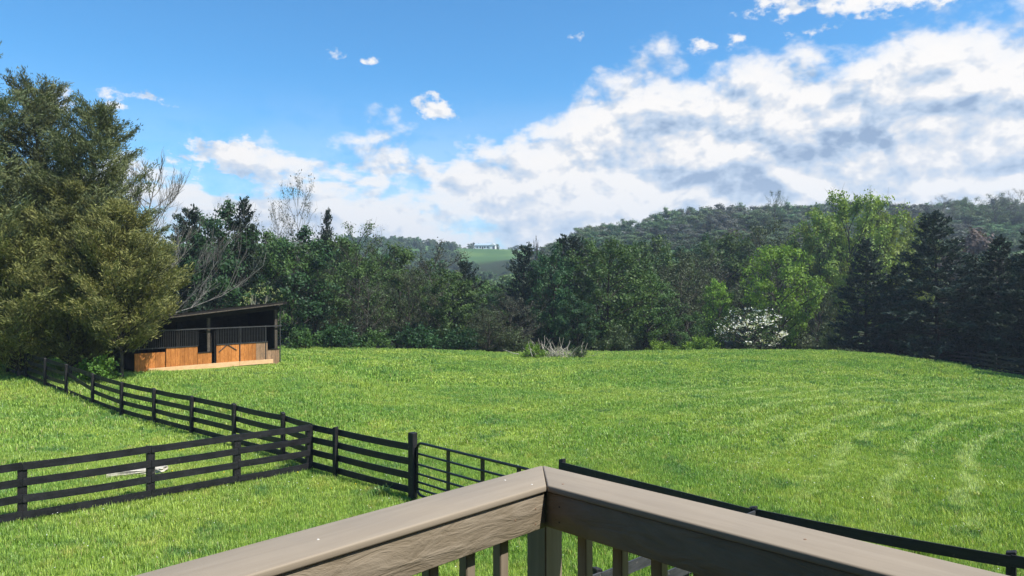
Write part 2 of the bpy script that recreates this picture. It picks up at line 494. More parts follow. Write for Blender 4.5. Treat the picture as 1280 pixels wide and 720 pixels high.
def beam(name, a, b, w, h, mat, parent=None, off=0.0, bev=0.0, up=(0, 0, 1), cuts=0, sag=0.0, warp=0.0):
    """straight board from a to b: local X along the board, Y its thickness w, Z its height h. Own mesh."""
    a = Vector(a); b = Vector(b)
    L = (b - a).length
    bm = bmesh.new()
    box_bm(bm, (L / 2, off, 0), L, w, h)
    if cuts:
        es = [e for e in bm.edges if abs(e.verts[0].co.x - e.verts[1].co.x) > L * 0.5]
        bmesh.ops.subdivide_edges(bm, edges=es, cuts=cuts)
        for v in bm.verts:
            t_ = v.co.x / L
            v.co.z += -sag * 4 * t_ * (1 - t_)
            v.co.y += warp * 4 * t_ * (1 - t_)
    if bev > 0:
        es = [e for e in bm.edges if len(e.link_faces) == 2 and e.calc_face_angle(0) > 0.5]
        bmesh.ops.bevel(bm, geom=es, offset=bev, segments=3, affect='EDGES', profile=0.5)
    me = bpy.data.meshes.new(name)
    bm.to_mesh(me); bm.free()
    if bev > 0:
        me.polygons.foreach_set('use_smooth', np.ones(len(me.polygons), dtype=bool))
        me.set_sharp_from_angle(angle=math.radians(50)) if hasattr(me, 'set_sharp_from_angle') else None
    o = link(name, me, mat, parent)
    x = (b - a).normalized()
    z = Vector(up); y = z.cross(x).normalized(); z = x.cross(y)
    mw = Matrix((x, y, z)).transposed().to_4x4(); mw.translation = a
    if parent is not None:
        pm = Matrix.LocRotScale(parent.location, parent.rotation_euler, parent.scale)
        mw = pm.inverted() @ mw
    o.matrix_basis = mw
    return o


def place(o, parent, loc, rz=0.0):
    """world placement of a child"""
    mw = Matrix.Translation(loc) @ Matrix.Rotation(rz, 4, 'Z')
    if parent is not None:
        pm = Matrix.LocRotScale(parent.location, parent.rotation_euler, parent.scale)
        mw = pm.inverted() @ mw
    o.matrix_basis = mw
    return o


def sstep(x, a, b):
    t = np.clip((np.asarray(x, float) - a) / (b - a), 0, 1)
    return t * t * (3 - 2 * t)


def U(px):
    return (px - 640.0) / FPX


# ------------------------------------------------------------------ terrain
def vnoise(x, y, s, seed=0):
    """cheap smooth value noise"""
    x = np.asarray(x, float) / s + seed * 17.3; y = np.asarray(y, float) / s + seed * 9.1
    xi, yi = np.floor(x), np.floor(y); fx, fy = x - xi, y - yi
    fx = fx * fx * (3 - 2 * fx); fy = fy * fy * (3 - 2 * fy)
    def h(a, b):
        v = np.sin(a * 127.1 + b * 311.7) * 43758.5453
        return v - np.floor(v)
    return (h(xi, yi) * (1 - fx) + h(xi + 1, yi) * fx) * (1 - fy) + (h(xi, yi + 1) * (1 - fx) + h(xi + 1, yi + 1) * fx) * fy


def terrain(x, y):
    x = np.asarray(x, float); y = np.asarray(y, float)
    yy = np.maximum(y, 1.0)
    r = yy
    u = np.clip(x / np.maximum(yy, 4.0), -2.0, 2.0)
    zc = np.interp(u, [U(p) for p in (-200, 330, 400, 500, 650, 800, 900, 1100, 1280, 1500)],
                   [0.3, -0.2, -0.35, -0.6, -1.0, -0.92, -0.78, -0.8, -1.35, -1.6])
    z = zc * sstep(r, 25, 52)
    z = z + 0.58 * sstep(r, 26, 37) * (1 - sstep(r, 43, 60)) * (1 - sstep(u, U(370), U(520)))
    yd = np.interp(u, [0.45, 0.66], [61.0, 49.0])
    z = z - 4.4 * sstep(r, yd, yd + 42)
    gA = np.interp(u, [U(p) for p in (430, 560, 640, 760, 900, 1280, 1700)], [0.0, 2.0, 13.0, 24.0, 29.0, 33.0, 33.0])
    z = z + gA * sstep(r, 115, 285) * (1 - 0.7 * sstep(r, 340, 520))
    gB = np.interp(u, [U(p) for p in (-300, 450, 520, 560, 600, 640, 700, 900, 1500)], [44.0, 48.0, 46.0, 43.0, 40.2, 39.0, 34.0, 24.0, 20.0])
    gB = gB - np.interp(u, [U(p) for p in (560, 640, 760, 900)], [0, 5.0, 7.5, 9.0])*0
    z = z + gB * sstep(r, 260, 610) * (1 - 0.5 * sstep(r, 680, 1500))
    z = z + (vnoise(x, y, 6, 1) - 0.5) * 0.10 * sstep(r, 4, 20) + (vnoise(x, y, 40, 2) - 0.5) * 3.0 * sstep(r, 130, 260)
    return z


def tz(x, y):
    return float(terrain(x, y))


def at(px, Y):
    X = U(px) * Y
    return X, Y, tz(X, Y)


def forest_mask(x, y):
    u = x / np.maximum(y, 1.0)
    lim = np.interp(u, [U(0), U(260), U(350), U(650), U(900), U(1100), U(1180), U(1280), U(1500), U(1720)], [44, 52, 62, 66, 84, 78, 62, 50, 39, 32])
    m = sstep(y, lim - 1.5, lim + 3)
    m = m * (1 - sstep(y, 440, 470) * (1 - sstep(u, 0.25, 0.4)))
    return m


nr, na = 190, 260
rr = 1.5 * (2600 / 1.5) ** (np.linspace(0, 1, nr) ** 0.9)
aa = np.linspace(-math.pi, math.pi, na, endpoint=False)
# finer bearings ahead
aa = aa - 0.55 * np.sin(aa)
R_, A_ = np.meshgrid(rr, aa, indexing='ij')
gx_, gy_ = R_ * np.sin(A_), R_ * np.cos(A_)
gz_ = terrain(gx_, gy_)
V_ = np.stack([gx_, gy_, gz_], -1).reshape(-1, 3)
i_ = np.arange(nr - 1)[:, None] * na; j_ = np.arange(na)[None, :]; j2_ = (j_ + 1) % na
Fg = np.stack([i_ + j_, i_ + na + j_, i_ + na + j2_, i_ + j2_], -1).reshape(-1, 4)
V_ = np.concatenate([V_, [[0, 0, tz(0, 1)]]])
gme = np_mesh('ground', V_, Fg, smooth=True)
bm = bmesh.new(); bm.from_mesh(gme); bm.verts.ensure_lookup_table()
cv = bm.verts[len(V_) - 1]
for j in range(na):
    bm.faces.new((cv, bm.verts[j], bm.verts[(j + 1) % na]))
bmesh.ops.recalc_face_normals(bm, faces=bm.faces)
bm.to_mesh(gme); bm.free()
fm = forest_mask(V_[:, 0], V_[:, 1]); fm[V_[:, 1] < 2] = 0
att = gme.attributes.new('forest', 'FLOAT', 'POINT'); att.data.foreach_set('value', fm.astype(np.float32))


def grass_colour(t, pos):
    """colour of the sward by place: fresh, yellowish and bluish patches plus faint mowing arcs at the right"""
    n1 = t.noise(pos, 0.16, 4.0, 0.6)
    n2 = t.noise(pos, 0.75, 4.0, 0.65)
    n3 = t.noise(pos, 2.4, 3.0, 0.6)
    sp = t.new('ShaderNodeSeparateXYZ'); t.l.new(pos, sp.inputs[0])
    c = t.mix(t.ss(n1, 0.38, 0.62), (0.225, 0.390, 0.066), (0.355, 0.485, 0.088))
    c = t.mix(t.m('MULTIPLY', t.ss(n2, 0.56, 0.72), 0.75), c, (0.46, 0.50, 0.11))
    c = t.mix(t.m('MULTIPLY', t.ss(n2, 0.46, 0.32), 0.8), c, (0.12, 0.27, 0.075))
    c = t.mix(t.m('MULTIPLY', t.ss(n3, 0.60, 0.72), 0.65), c, (0.50, 0.48, 0.15))
    c = t.mix(t.m('MULTIPLY', t.ss(n3, 0.40, 0.30), 0.6), c, (0.10, 0.22, 0.05))
    # mowing arcs round the field's right-hand corner
    dx = t.m('SUBTRACT', sp.outputs[0], 41.0); dy = t.m('SUBTRACT', sp.outputs[1], -3.0)
    rad = t.m('SQRT', t.m('ADD', t.m('MULTIPLY', dx, dx), t.m('MULTIPLY', dy, dy)))
    wob = t.m('MULTIPLY', t.m('SUBTRACT', n1, 0.5), 2.2)
    s = t.m('SINE', t.m('MULTIPLY', t.m('ADD', rad, wob), 2 * math.pi / 1.7))
    s = t.m('MULTIPLY', t.ss(s, 0.35, 1.0), t.m('MULTIPLY', t.m('MULTIPLY', t.ss(sp.outputs[0], 4.0, 12.0), t.m('MULTIPLY', t.ss(rad, 62.0, 48.0), t.ss(rad, 12.0, 20.0))), t.ss(n2, 0.38, 0.56)))
    s = t.m('MULTIPLY', s, t.m('MULTIPLY', t.ss(sp.outputs[1], 11.0, 17.0), t.ss(sp.outputs[1], 52.0, 38.0)))
    c = t.mix(t.m('MULTIPLY', s, 0.85), c, (0.52, 0.63, 0.23))
    return c


gm, t, out = material('meadow_ground')
geo = t.new('ShaderNodeNewGeometry')
pos = geo.outputs['Position']
gc = grass_colour(t, pos)
gc = t.mix(1.0, gc, (0.5, 0.5, 0.48), 'MULTIPLY')
soil = t.noise(pos, 2.6, 5.0, 0.65)
gc = t.mix(t.m('MULTIPLY', t.ss(soil, 0.58, 0.7), 0.6), gc, (0.13, 0.095, 0.04))
spp = t.new('ShaderNodeSeparateXYZ'); t.l.new(pos, spp.inputs[0])
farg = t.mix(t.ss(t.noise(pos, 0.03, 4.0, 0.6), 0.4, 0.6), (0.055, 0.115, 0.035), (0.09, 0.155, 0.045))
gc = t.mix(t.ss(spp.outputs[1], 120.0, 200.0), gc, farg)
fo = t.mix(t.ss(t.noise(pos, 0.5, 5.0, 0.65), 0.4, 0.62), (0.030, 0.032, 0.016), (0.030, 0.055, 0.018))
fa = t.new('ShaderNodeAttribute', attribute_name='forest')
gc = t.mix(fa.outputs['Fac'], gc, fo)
p = t.new('ShaderNodeBsdfPrincipled')
t.l.new(gc, p.inputs['Base Color']); p.inputs['Roughness'].default_value = 0.95; p.inputs['Specular IOR Level'].default_value = 0.1
b = t.new('ShaderNodeBump'); b.inputs['Strength'].default_value = 0.8; b.inputs['Distance'].default_value = 0.08
t.l.new(t.noise(pos, 5.0, 5.0, 0.7), b.inputs['Height']); t.l.new(b.outputs[0], p.inputs['Normal'])
t.l.new(p.outputs[0], out.inputs[0])
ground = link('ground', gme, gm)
tag(ground, 'rolling green pasture and wooded hills beyond', kind='structure')

# ------------------------------------------------------------------ grass (uncountable): tiles of blades strewn by geometry nodes
gb, t, out = material('grass_blades')
a = t.new('ShaderNodeAttribute', attribute_name='rnd')
geo = t.new('ShaderNodeNewGeometry')
gc = grass_colour(t, geo.outputs['Position'])
v = t.ss(a.outputs['Fac'], 0.0, 1.0, 0.55, 1.45)
hs = t.new('ShaderNodeHueSaturation'); t.l.new(gc, hs.inputs['Color']); t.l.new(v, hs.inputs['Value'])
t.l.new(t.ss(a.outputs['Fac'], 0.0, 1.0, 0.512, 0.486), hs.inputs['Hue'])
dry = t.mix(t.ss(a.outputs['Fac'], 0.955, 0.965), hs.outputs[0], (0.42, 0.36, 0.15))
p = t.new('ShaderNodeBsdfPrincipled')
t.l.new(dry, p.inputs['Base Color']); p.inputs['Roughness'].default_value = 0.42; p.inputs['Specular IOR Level'].default_value = 0.5
tr = t.new('ShaderNodeBsdfTranslucent'); t.l.new(t.mix(1.0, dry, (1.1, 1.1, 0.5), 'MULTIPLY'), tr.inputs[0])
mx = t.new('ShaderNodeMixShader'); mx.inputs[0].default_value = 0.3
t.l.new(p.outputs[0], mx.inputs[1]); t.l.new(tr.outputs[0], mx.inputs[2]); t.l.new(mx.outputs[0], out.inputs[0])


def grass_tile(name, n, wid, hmin, hmax, size=1.1, lean=0.5):
    # blades in loose tussocks
    k = max(6, n // 22)
    cx = rng.uniform(-size / 2, size / 2, (k, 2)); hk = rng.uniform(0.55, 1.25, k)
    ci = rng.integers(0, k, n)
    free = rng.random(n) < 0.35
    xy = np.where(free[:, None], rng.uniform(-size / 2, size / 2, (n, 2)), cx[ci] + rng.normal(0, 0.045, (n, 2)))
    h = rng.uniform(hmin, hmax, n) * np.where(free, 0.8, hk[ci])
    az = rng.uniform(0, 2 * math.pi, n)
    ln = rng.uniform(0.1, lean, n) * h
    d = np.stack([np.cos(az), np.sin(az)], -1)
    s = np.stack([-d[:, 1], d[:, 0]], -1) * (wid * rng.uniform(0.6, 1.3, n))[:, None] / 2
    z0 = np.full(n, -0.03)
    base = np.column_stack([xy, z0]); s3 = np.column_stack([s, np.zeros(n)])
    mid = base + np.column_stack([d * ln[:, None] * 0.3, h * 0.6 + 0.03])
    tip = base + np.column_stack([d * ln[:, None] * 1.0, h * np.sqrt(np.maximum(1 - (ln / h) ** 2 * 0.5, .3)) + 0.03])
    V = np.stack([base - s3, base + s3, mid + s3 * 0.8, mid - s3 * 0.8, tip + s3 * .18, tip - s3 * .18], 1).reshape(-1, 3)
    i = np.arange(n)[:, None] * 6
    Fq = np.concatenate([i + np.array([[0, 1, 2, 3]]), i + np.array([[3, 2, 4, 5]])])
    rn = rng.random(n)
    me = np_mesh(name, V, Fq, rnd=np.concatenate([rn, rn]), smooth=True, mat=gb)
    return bpy.data.objects.new(name, me)


def scatter(name, pts, rots, scales, protos, label):
    me = bpy.data.meshes.new(name)
    me.vertices.add(len(pts)); me.vertices.foreach_set('co', np.asarray(pts, np.float32).ravel())
    for an, arr in (('rot', rots), ('scl', scales)):
        at_ = me.attributes.new(an, 'FLOAT', 'POINT'); at_.data.foreach_set('value', np.asarray(arr, np.float32))
    idx = me.attributes.new('pick', 'INT', 'POINT'); idx.data.foreach_set('value', rng.integers(0, len(protos), len(pts)).astype(np.int32))
    o = link(name, me, gb)
    ng = bpy.data.node_groups.new(name + '_nodes', 'GeometryNodeTree')
    ng.interface.new_socket('Geometry', in_out='INPUT', socket_type='NodeSocketGeometry')
    ng.interface.new_socket('Geometry', in_out='OUTPUT', socket_type='NodeSocketGeometry')
    N = ng.nodes; L = ng.links
    gi = N.new('NodeGroupInput'); go = N.new('NodeGroupOutput')
    jn = N.new('GeometryNodeGeometryToInstance')
    for pr in protos:
        oi = N.new('GeometryNodeObjectInfo'); oi.inputs['Object'].default_value = pr
        L.new(oi.outputs['Geometry'], jn.inputs[0])
    iop = N.new('GeometryNodeInstanceOnPoints')
    L.new(gi.outputs[0], iop.inputs['Points']); L.new(jn.outputs[0], iop.inputs['Instance'])
    iop.inputs['Pick Instance'].default_value = True

    def named(n, ty):
        a_ = N.new('GeometryNodeInputNamedAttribute'); a_.data_type = ty; a_.inputs['Name'].default_value = n
        return [s for s in a_.outputs if s.enabled and s.name == 'Attribute'][0]
    L.new(named('pick', 'INT'), iop.inputs['Instance Index'])
    cx = N.new('ShaderNodeCombineXYZ'); L.new(named('rot', 'FLOAT'), cx.inputs[2])
    e2 = N.new('FunctionNodeEulerToRotation'); L.new(cx.outputs[0], e2.inputs[0]); L.new(e2.outputs[0], iop.inputs['Rotation'])
    L.new(named('scl', 'FLOAT'), iop.inputs['Scale'])
    L.new(iop.outputs[0], go.inputs[0])
    md = o.modifiers.new('strew', 'NODES'); md.node_group = ng
    tag(o, label, 'grass', kind='stuff')
    return o


SH_A = np.array([-19.6, 37.0]); SH_D = np.array([0.70, 0.714])     # shed front line
SH_N = np.array([-0.714, 0.70])                                     # towards the shed's back


def in_shed(x, y, m=0.6):
    dx, dy = x - SH_A[0], y - SH_A[1]
    a_ = dx * SH_D[0] + dy * SH_D[1]; b_ = dx * SH_N[0] + dy * SH_N[1]
    return (a_ > -m) & (a_ < 7.85 + m) & (b_ > -m * 1.0) & (b_ < 4.5)


def tile_points(y0, y1, step, jit):
    xs = np.arange(-y1 * 1.0, y1 * 1.2, step); ys = np.arange(y0, y1, step)
    X, Y = np.meshgrid(xs, ys); X = X.ravel() + rng.uniform(-jit, jit, X.size); Y = Y.ravel() + rng.uniform(-jit, jit, Y.size)
    k = (np.abs(X - 0.1 * Y) < Y * 0.93 + 4.0) & ~in_shed(X, Y, 0.9) & (forest_mask(X, Y) < 0.6) & (Y >= y0) & (Y < y1)
    X, Y = X[k], Y[k]
    return np.stack([X, Y, terrain(X, Y)], -1)


near = [grass_tile('grass_tile_near', 1700, 0.0085, 0.05, 0.125) for _ in range(5)]
mid = [grass_tile('grass_tile_mid', 620, 0.017, 0.06, 0.135, size=1.25) for _ in range(5)]
far = [grass_tile('grass_tile_far', 560, 0.034, 0.07, 0.15, size=2.3) for _ in range(4)]
pn = tile_points(5.0, 21.5, 0.74, 0.25)
pm_ = tile_points(21.3, 38, 0.8, 0.3)
pf = tile_points(37.8, 84, 1.35, 0.45)
def gscale(p):
    v = 0.6 * vnoise(p[:, 0], p[:, 1], 2.3, 5) + 0.4 * vnoise(p[:, 0], p[:, 1], 6.5, 6)
    return 0.62 + 0.95 * v


weeds = [grass_tile('weed_tuft_tile', 150, 0.02, 0.12, 0.24, size=0.34, lean=0.9) for _ in range(3)]
pw_ = tile_points(6, 34, 1.0, 0.5); pw_ = pw_[(vnoise(pw_[:, 0], pw_[:, 1], 4.0, 9) > 0.55) & (rng.random(len(pw_)) < 0.16)]
scatter('grass', pn, rng.uniform(0, 6.28, len(pn)), gscale(pn), near, 'lush grass of the paddock nearest the deck')
scatter('grass', pm_, rng.uniform(0, 6.28, len(pm_)), gscale(pm_), mid, 'grass in the middle of the pasture')
scatter('grass', pf, rng.uniform(0, 6.28, len(pf)), rng.uniform(0.75, 1.25, len(pf)), far, 'grass at the far rise of the pasture')

scatter('grass', pw_, rng.uniform(0, 6.28, len(pw_)), rng.uniform(0.6, 1.2, len(pw_)), weeds, 'coarser dark grass tussocks standing out of the pasture')


def flowers(name, n, r, mat, zmin, zmax, label, region):
    x0, x1, y0, y1 = region
    Y = rng.uniform(y0, y1, n); X = rng.uniform(x0, x1, n)
    k = np.abs(X) < Y * 0.8; X, Y = X[k], Y[k]; n = len(X)
    Z = terrain(X, Y) + rng.uniform(zmin, zmax, n)
    c = np.stack([X, Y, Z], -1)
    o_ = np.array([[1, 0, 0], [0, 1, 0], [-1, 0, 0], [0, -1, 0], [0, 0, .7], [0, 0, -.7]]) * r
    V = (c[:, None, :] + o_[None] * rng.uniform(0.6, 1.2, (n, 1, 1))).reshape(-1, 3)
    f = np.array([[0, 1, 4], [1, 2, 4], [2, 3, 4], [3, 0, 4], [1, 0, 5], [2, 1, 5], [3, 2, 5], [0, 3, 5]])
    Fc = (np.arange(n)[:, None, None] * 6 + f[None]).reshape(-1, 3)
    o = link(name, np_mesh(name, V, Fc, mat=mat), None)
    tag(o, label, 'flowers', kind='stuff')


flowers('clover_flowers', 900, 0.014, M['white_flower'], 0.09, 0.14, 'tiny white flower heads dotted through the pasture grass', (-18, 18, 8, 26))
flowers('dandelions', 26, 0.022, M['yellow_flower'], 0.08, 0.12, 'few yellow dandelions in the grass left of the fences', (-15, -2, 10, 24))

# ------------------------------------------------------------------ deck
DL = Vector((-0.6985, -0.7156, 0)); DR = Vector((0.7153, -0.6988, 0))
O_ = Vector((0.112, 2.59, 0))
ZC = EYE - 0.65                     # top of the rail cap
deck = empty('deck', (O_.x, O_.y, ZC - 1.0))
tag(deck, 'taupe painted wooden deck with its corner railing in the foreground', 'deck')


def DP(a_, b_, z):
    p_ = O_ + DL * a_ + DR * b_
    return Vector((p_.x, p_.y, z))


CT = 0.023


def cap(name, side):
    """mitred cap board"""
    L = 5.0; w = 0.189
    bm = bmesh.new()
    n = 24
    rows = []
    for k in range(n + 1):
        s = k / n
        # distance along board at the outer (0) and inner (w) edge; mitre at the corner
        o0 = s * L; o1 = w + s * (L - w)
        rows.append((o0, o1))
    g = 0.0028
    vs = []
    for (o0, o1) in rows:
        ring = []
        for (oo, wi, z) in ((o0, g, -CT), (o0, g, 0), (o1, w, 0), (o1, w, -CT)):
            if side == 'l':
                P_ = DP(oo + (g if oo < 0.3 else 0), wi, z)
            else:
                P_ = DP(wi, oo + (g if oo < 0.3 else 0), z)
            ring.append(bm.verts.new(P_ - Vector((O_.x, O_.y, 0))))
        vs.append(ring)
    for k in range(n):
        for q in range(4):
            bm.faces.new((vs[k][q], vs[k][(q + 1) % 4], vs[k + 1][(q + 1) % 4], vs[k + 1][q]))
    bm.faces.new(vs[0]); bm.faces.new(list(reversed(vs[-1])))
    bmesh.ops.recalc_face_normals(bm, faces=bm.faces)
    # bring it to a frame with X along the board so that the grain follows it
    d = DL if side == 'l' else DR
    rz = math.atan2(d.y, d.x)
    bmesh.ops.transform(bm, matrix=Matrix.Rotation(-rz, 4, 'Z'), verts=bm.verts)
    es = [e for e in bm.edges if len(e.link_faces) == 2 and e.calc_face_angle(0) > 0.6]
    bmesh.ops.bevel(bm, geom=es, offset=0.006, segments=3, affect='EDGES', profile=0.5)
    me = bpy.data.meshes.new(name); bm.to_mesh(me); bm.free()
    me.polygons.foreach_set('use_smooth', np.ones(len(me.polygons), dtype=bool))
    o = link(name, me, M['rail_paint'], deck)
    place(o, deck, (O_.x, O_.y, ZC), rz)
    return o


CAPL = cap('rail_cap', 'l')
CAPR = cap('rail_cap', 'r')
ZF1 = ZC - CT - 0.002; FH = 0.118
FASL = beam('railing_board', DP(0.186, 0.161, ZF1 - FH / 2), DP(5.0, 0.161, ZF1 - FH / 2), 0.038, FH, M['fascia_paint'], deck, bev=0.004, cuts=6)
FASR = beam('railing_board', DP(0.161, 0.143, ZF1 - FH / 2), DP(0.161, 5.0, ZF1 - FH / 2), 0.038, FH, M['fascia_paint'], deck, bev=0.004, cuts=6)
beam('bottom_rail', DP(0.186, 0.161, ZC - 0.86), DP(5.0, 0.161, ZC - 0.86), 0.038, 0.089, M['fascia_paint'], deck, bev=0.003)
beam('bottom_rail', DP(0.161, 0.143, ZC - 0.86), DP(0.161, 5.0, ZC - 0.86), 0.038, 0.089, M['fascia_paint'], deck, bev=0.003)


def upright(name, a_, b_, w, z0, z1, mat, bev=0.003):
    bm = bmesh.new(); box_bm(bm, (0, 0, (z1 - z0) / 2), w, w, z1 - z0)
    es = [e for e in bm.edges]
    bmesh.ops.bevel(bm, geom=es, offset=bev, segments=2, affect='EDGES')
    me = bpy.data.meshes.new(name); bm.to_mesh(me); bm.free()
    o = link(name, me, mat, deck)
    p_ = DP(a_, b_, z0)
    return place(o, deck, p_, math.atan2(DR.y, DR.x))


upright('corner_post', 0.0965, 0.0965, 0.089, ZC - 1.3, ZC - CT - 0.001, M['post_paint'], 0.004)
upright('railing_post', 1.95, 0.0965, 0.089, ZC - 1.3, ZC - CT - 0.001, M['post_paint'], 0.004)
upright('railing_post', 0.0965, 2.15, 0.089, ZC - 1.3, ZC - CT - 0.001, M['post_paint'], 0.004)
bal = None
for side in (0, 1):
    k = 0
    start, stp = ((0.338, 0.1447) if side == 0 else (0.296, 0.1405))
    while start + k * stp < 4.9:
        a_ = start + k * stp; k += 1
        if abs(a_ - 1.95) < 0.08 and side == 0 or abs(a_ - 2.15) < 0.08 and side == 1:
            continue
        q = (a_, 0.1225) if side == 0 else (0.1225, a_)
        if bal is None:
            bal = upright('baluster', q[0], q[1], 0.037, ZC - 0.93, ZC - CT - 0.003, M['post_paint'], 0.0025)
        else:
            c = bal.copy(); COL.objects.link(c); c.parent = deck
            place(c, deck, DP(q[0], q[1], ZC - 0.93), math.atan2(DR.y, DR.x))
# nail heads on the right cap, knots on the fascia
def disc(name, P_, r, h, mat, nrm_=(0, 0, 1), seg=10, host=None):
    bm = bmesh.new(); bmesh.ops.create_cone(bm, cap_ends=True, segments=seg, radius1=r, radius2=r * 0.85, depth=h)
    me = bpy.data.meshes.new(name); bm.to_mesh(me); bm.free()
    o = link(name, me, mat, host)
    q = Vector(nrm_).to_track_quat('Z', 'Y').to_matrix().to_4x4(); q.translation = P_
    o.matrix_basis = (Matrix.LocRotScale(deck.location, deck.rotation_euler, deck.scale) @ host.matrix_basis).inverted() @ q
    return o


for (a_, b_) in ((0.14, 1.62), (0.06, 1.58), (0.145, 0.22), (0.10, 1.0), (0.05, 2.4), (0.14, 2.4)):
    disc('screw_head', DP(a_, b_, ZC + 0.0006), 0.0042, 0.0012, M['knot'], host=CAPR)
for (a_, b_) in ((0.98, 0.10), (0.22, 0.15), (0.245, 0.05), (1.9, 0.06)):
    disc('screw_head', DP(a_, b_, ZC + 0.0006), 0.0038, 0.0012, M['nail'], host=CAPL)
for (a_, z) in ((0.235, -0.045), (0.235, -0.095), (0.33, -0.06)):
    disc('nail_head', DP(a_, 0.1805, ZF1 + z), 0.0032, 0.001, M['knot'], DR, host=FASL)
for (b_, z) in ((0.235, -0.04), (0.235, -0.09)):
    disc('nail_head', DP(0.1805, b_, ZF1 + z), 0.0032, 0.001, M['iron'], DL, host=FASR)
# floor
floor0 = None
for k in range(30):
    b_ = 0.17 + k * 0.146
    o = beam('floor_board', DP(0.02, b_, ZC - 1.0), DP(5.0, b_, ZC - 1.0), 0.14, 0.026, M['deck_floor'], deck)
beam('rim_joist', DP(0.05, 0.07, ZC - 1.12), DP(5.0, 0.07, ZC - 1.12), 0.038, 0.2, M['fascia_paint'], deck)
beam('rim_joist', DP(0.03, 0.09, ZC - 1.12), DP(0.03, 5.0, ZC - 1.12), 0.038, 0.2, M['fascia_paint'], deck)
for (a_, b_) in ((0.17, 0.17), (4.6, 0.17), (0.17, 4.6)):
    upright('support_post', a_, b_, 0.14, -0.2, ZC - 1.02, M['post_paint'])

# ---- unseen house the deck belongs to, put in to shade the railing
home = empty('home', (0.0, -2.6, 0.0))
tag(home, 'unseen two-storey house with tan siding that the deck is built against, added to shade the railing', 'house')
for k in range(34):
    bm = bmesh.new(); box_bm(bm, (0, -0.02 * 0, 0), 15.0, 0.03, 0.19)
    if k == 0: smesh = bpy.data.meshes.new('siding_board'); bm.to_mesh(smesh)
    bm.free()
    o = link('siding_board', smesh, M['fascia_paint'], home); o.location = (0, 0.03, 0.1 + k * 0.19); o.rotation_euler = (0.06, 0, 0)
def home_box(name, c, sx, sy, sz, mat):
    bm = bmesh.new(); box_bm(bm, (0, 0, 0), sx, sy, sz); me = bpy.data.meshes.new(name); bm.to_mesh(me); bm.free()
    o = link(name, me, mat, home); o.location = c; return o
home_box('wall', (0, -4.1, 3.2), 15.0, 8.0, 6.6, M['post_paint'])
home_box('added_shade_roof', (0, 1.5, 6.42), 14.0, 3.1, 0.16, M['post_paint'])  # unseen slab added over the deck to block sky light from the railing
home_box('patio_door', (0.4, 0.08, 4.4), 1.9, 0.06, 2.1, M['dark_glass'])
home_box('window', (3.8, 0.08, 4.8), 1.2, 0.06, 1.2, M['dark_glass'])
home_box('window', (-3.6, 0.08, 4.8), 1.2, 0.06, 1.2, M['dark_glass'])
bm = bmesh.new()
pts = [(-8, .6, 6.52), (8, .6, 6.52), (8, -4.1, 9.2), (-8, -4.1, 9.2), (8, -8.9, 6.5), (-8, -8.9, 6.5)]
vv = [bm.verts.new(p_) for p_ in pts]
for f in ((0, 1, 2, 3), (3, 2, 4, 5), (0, 3, 5), (1, 4, 2), (0, 5, 4, 1)): bm.faces.new([vv[i] for i in f])
me = bpy.data.meshes.new('roof'); bm.to_mesh(me); bm.free(); link('roof', me, M['roof_metal'], home)

# ------------------------------------------------------------------ fences
FT = 1.30


def fence(posts, label, group=None, nb=4, boards=None, mat='black_board', pw=0.12, bh=0.162, skip_first_post=False, top=FT, side=1.0, hs_=None, extra=None, name='board_fence', jitter=1.0, zs=None, sagx=1.0, ptop=0.06):
    """posts: list of (x, y). Each board and each post is a part"""
    f = empty(name, (posts[0][0], posts[0][1], tz(*posts[0])))
    tag(f, label, 'fence', group)
    zz = [tz(x, y) if zs is None else zs for x, y in posts]
    for k, (x, y) in enumerate(posts):
        if k == 0 and skip_first_post: continue
        hgt = top + ptop + random.uniform(-0.03, 0.05) * jitter
        bm = bmesh.new()
        box_bm(bm, (0, 0, hgt / 2 - 0.15), pw, pw * 0.92, hgt + 0.3)
        for v in bm.verts:
            if v.co.z > 0.5:
                v.co.z += 0.03 * (v.co.x / pw)
        bmesh.ops.bevel(bm, geom=list(bm.edges), offset=0.01, segments=1, affect='EDGES')
        me = bpy.data.meshes.new('post'); bm.to_mesh(me); bm.free()
        o = link('post', me, M['black_post'], f)
        j = posts[min(k + 1, len(posts) - 1)]; i = posts[max(k - 1, 0)]
        place(o, f, (x, y, zz[k]), math.atan2(j[1] - i[1], j[0] - i[0]) + random.uniform(-.05, .05))
    for k in range(len(posts) - 1):
        (x0, y0), (x1, y1) = posts[k], posts[k + 1]
        d = Vector((x1 - x0, y1 - y0, 0)); d.normalize()
        n = Vector((-d.y, d.x, 0)) * side * (pw * 0.46 + 0.014)
        lv = (boards[k] if boards and k in boards else [top - bh / 2 - q * (top - bh - 0.10) / (nb - 1) for q in range(nb)])
        for q, h in enumerate(lv):
            h0, h1 = (h, h) if not isinstance(h, tuple) else h
            s_ = random.uniform(0.0, 0.022) * sagx
            dz = [random.uniform(-0.010, 0.010) * jitter for _ in range(2)]
            lap = 0.012 * ((k % 2) * 2 - 1) * 0.15
            beam('board', Vector((x0, y0, zz[k] + h0 + dz[0])) + n + d * 0.003, Vector((x1, y1, zz[k + 1] + h1 + dz[1])) + n - d * 0.003,
                 0.026, bh, M[mat], f, cuts=5, sag=s_, warp=random.uniform(-.012, .012))
    return f


def gp(px, y_px):
    """ground point (z about 0) under an image point on the level near pasture"""
    Y = EYE * FPX / (y_px - 360.0)
    return (U(px) * Y, Y)


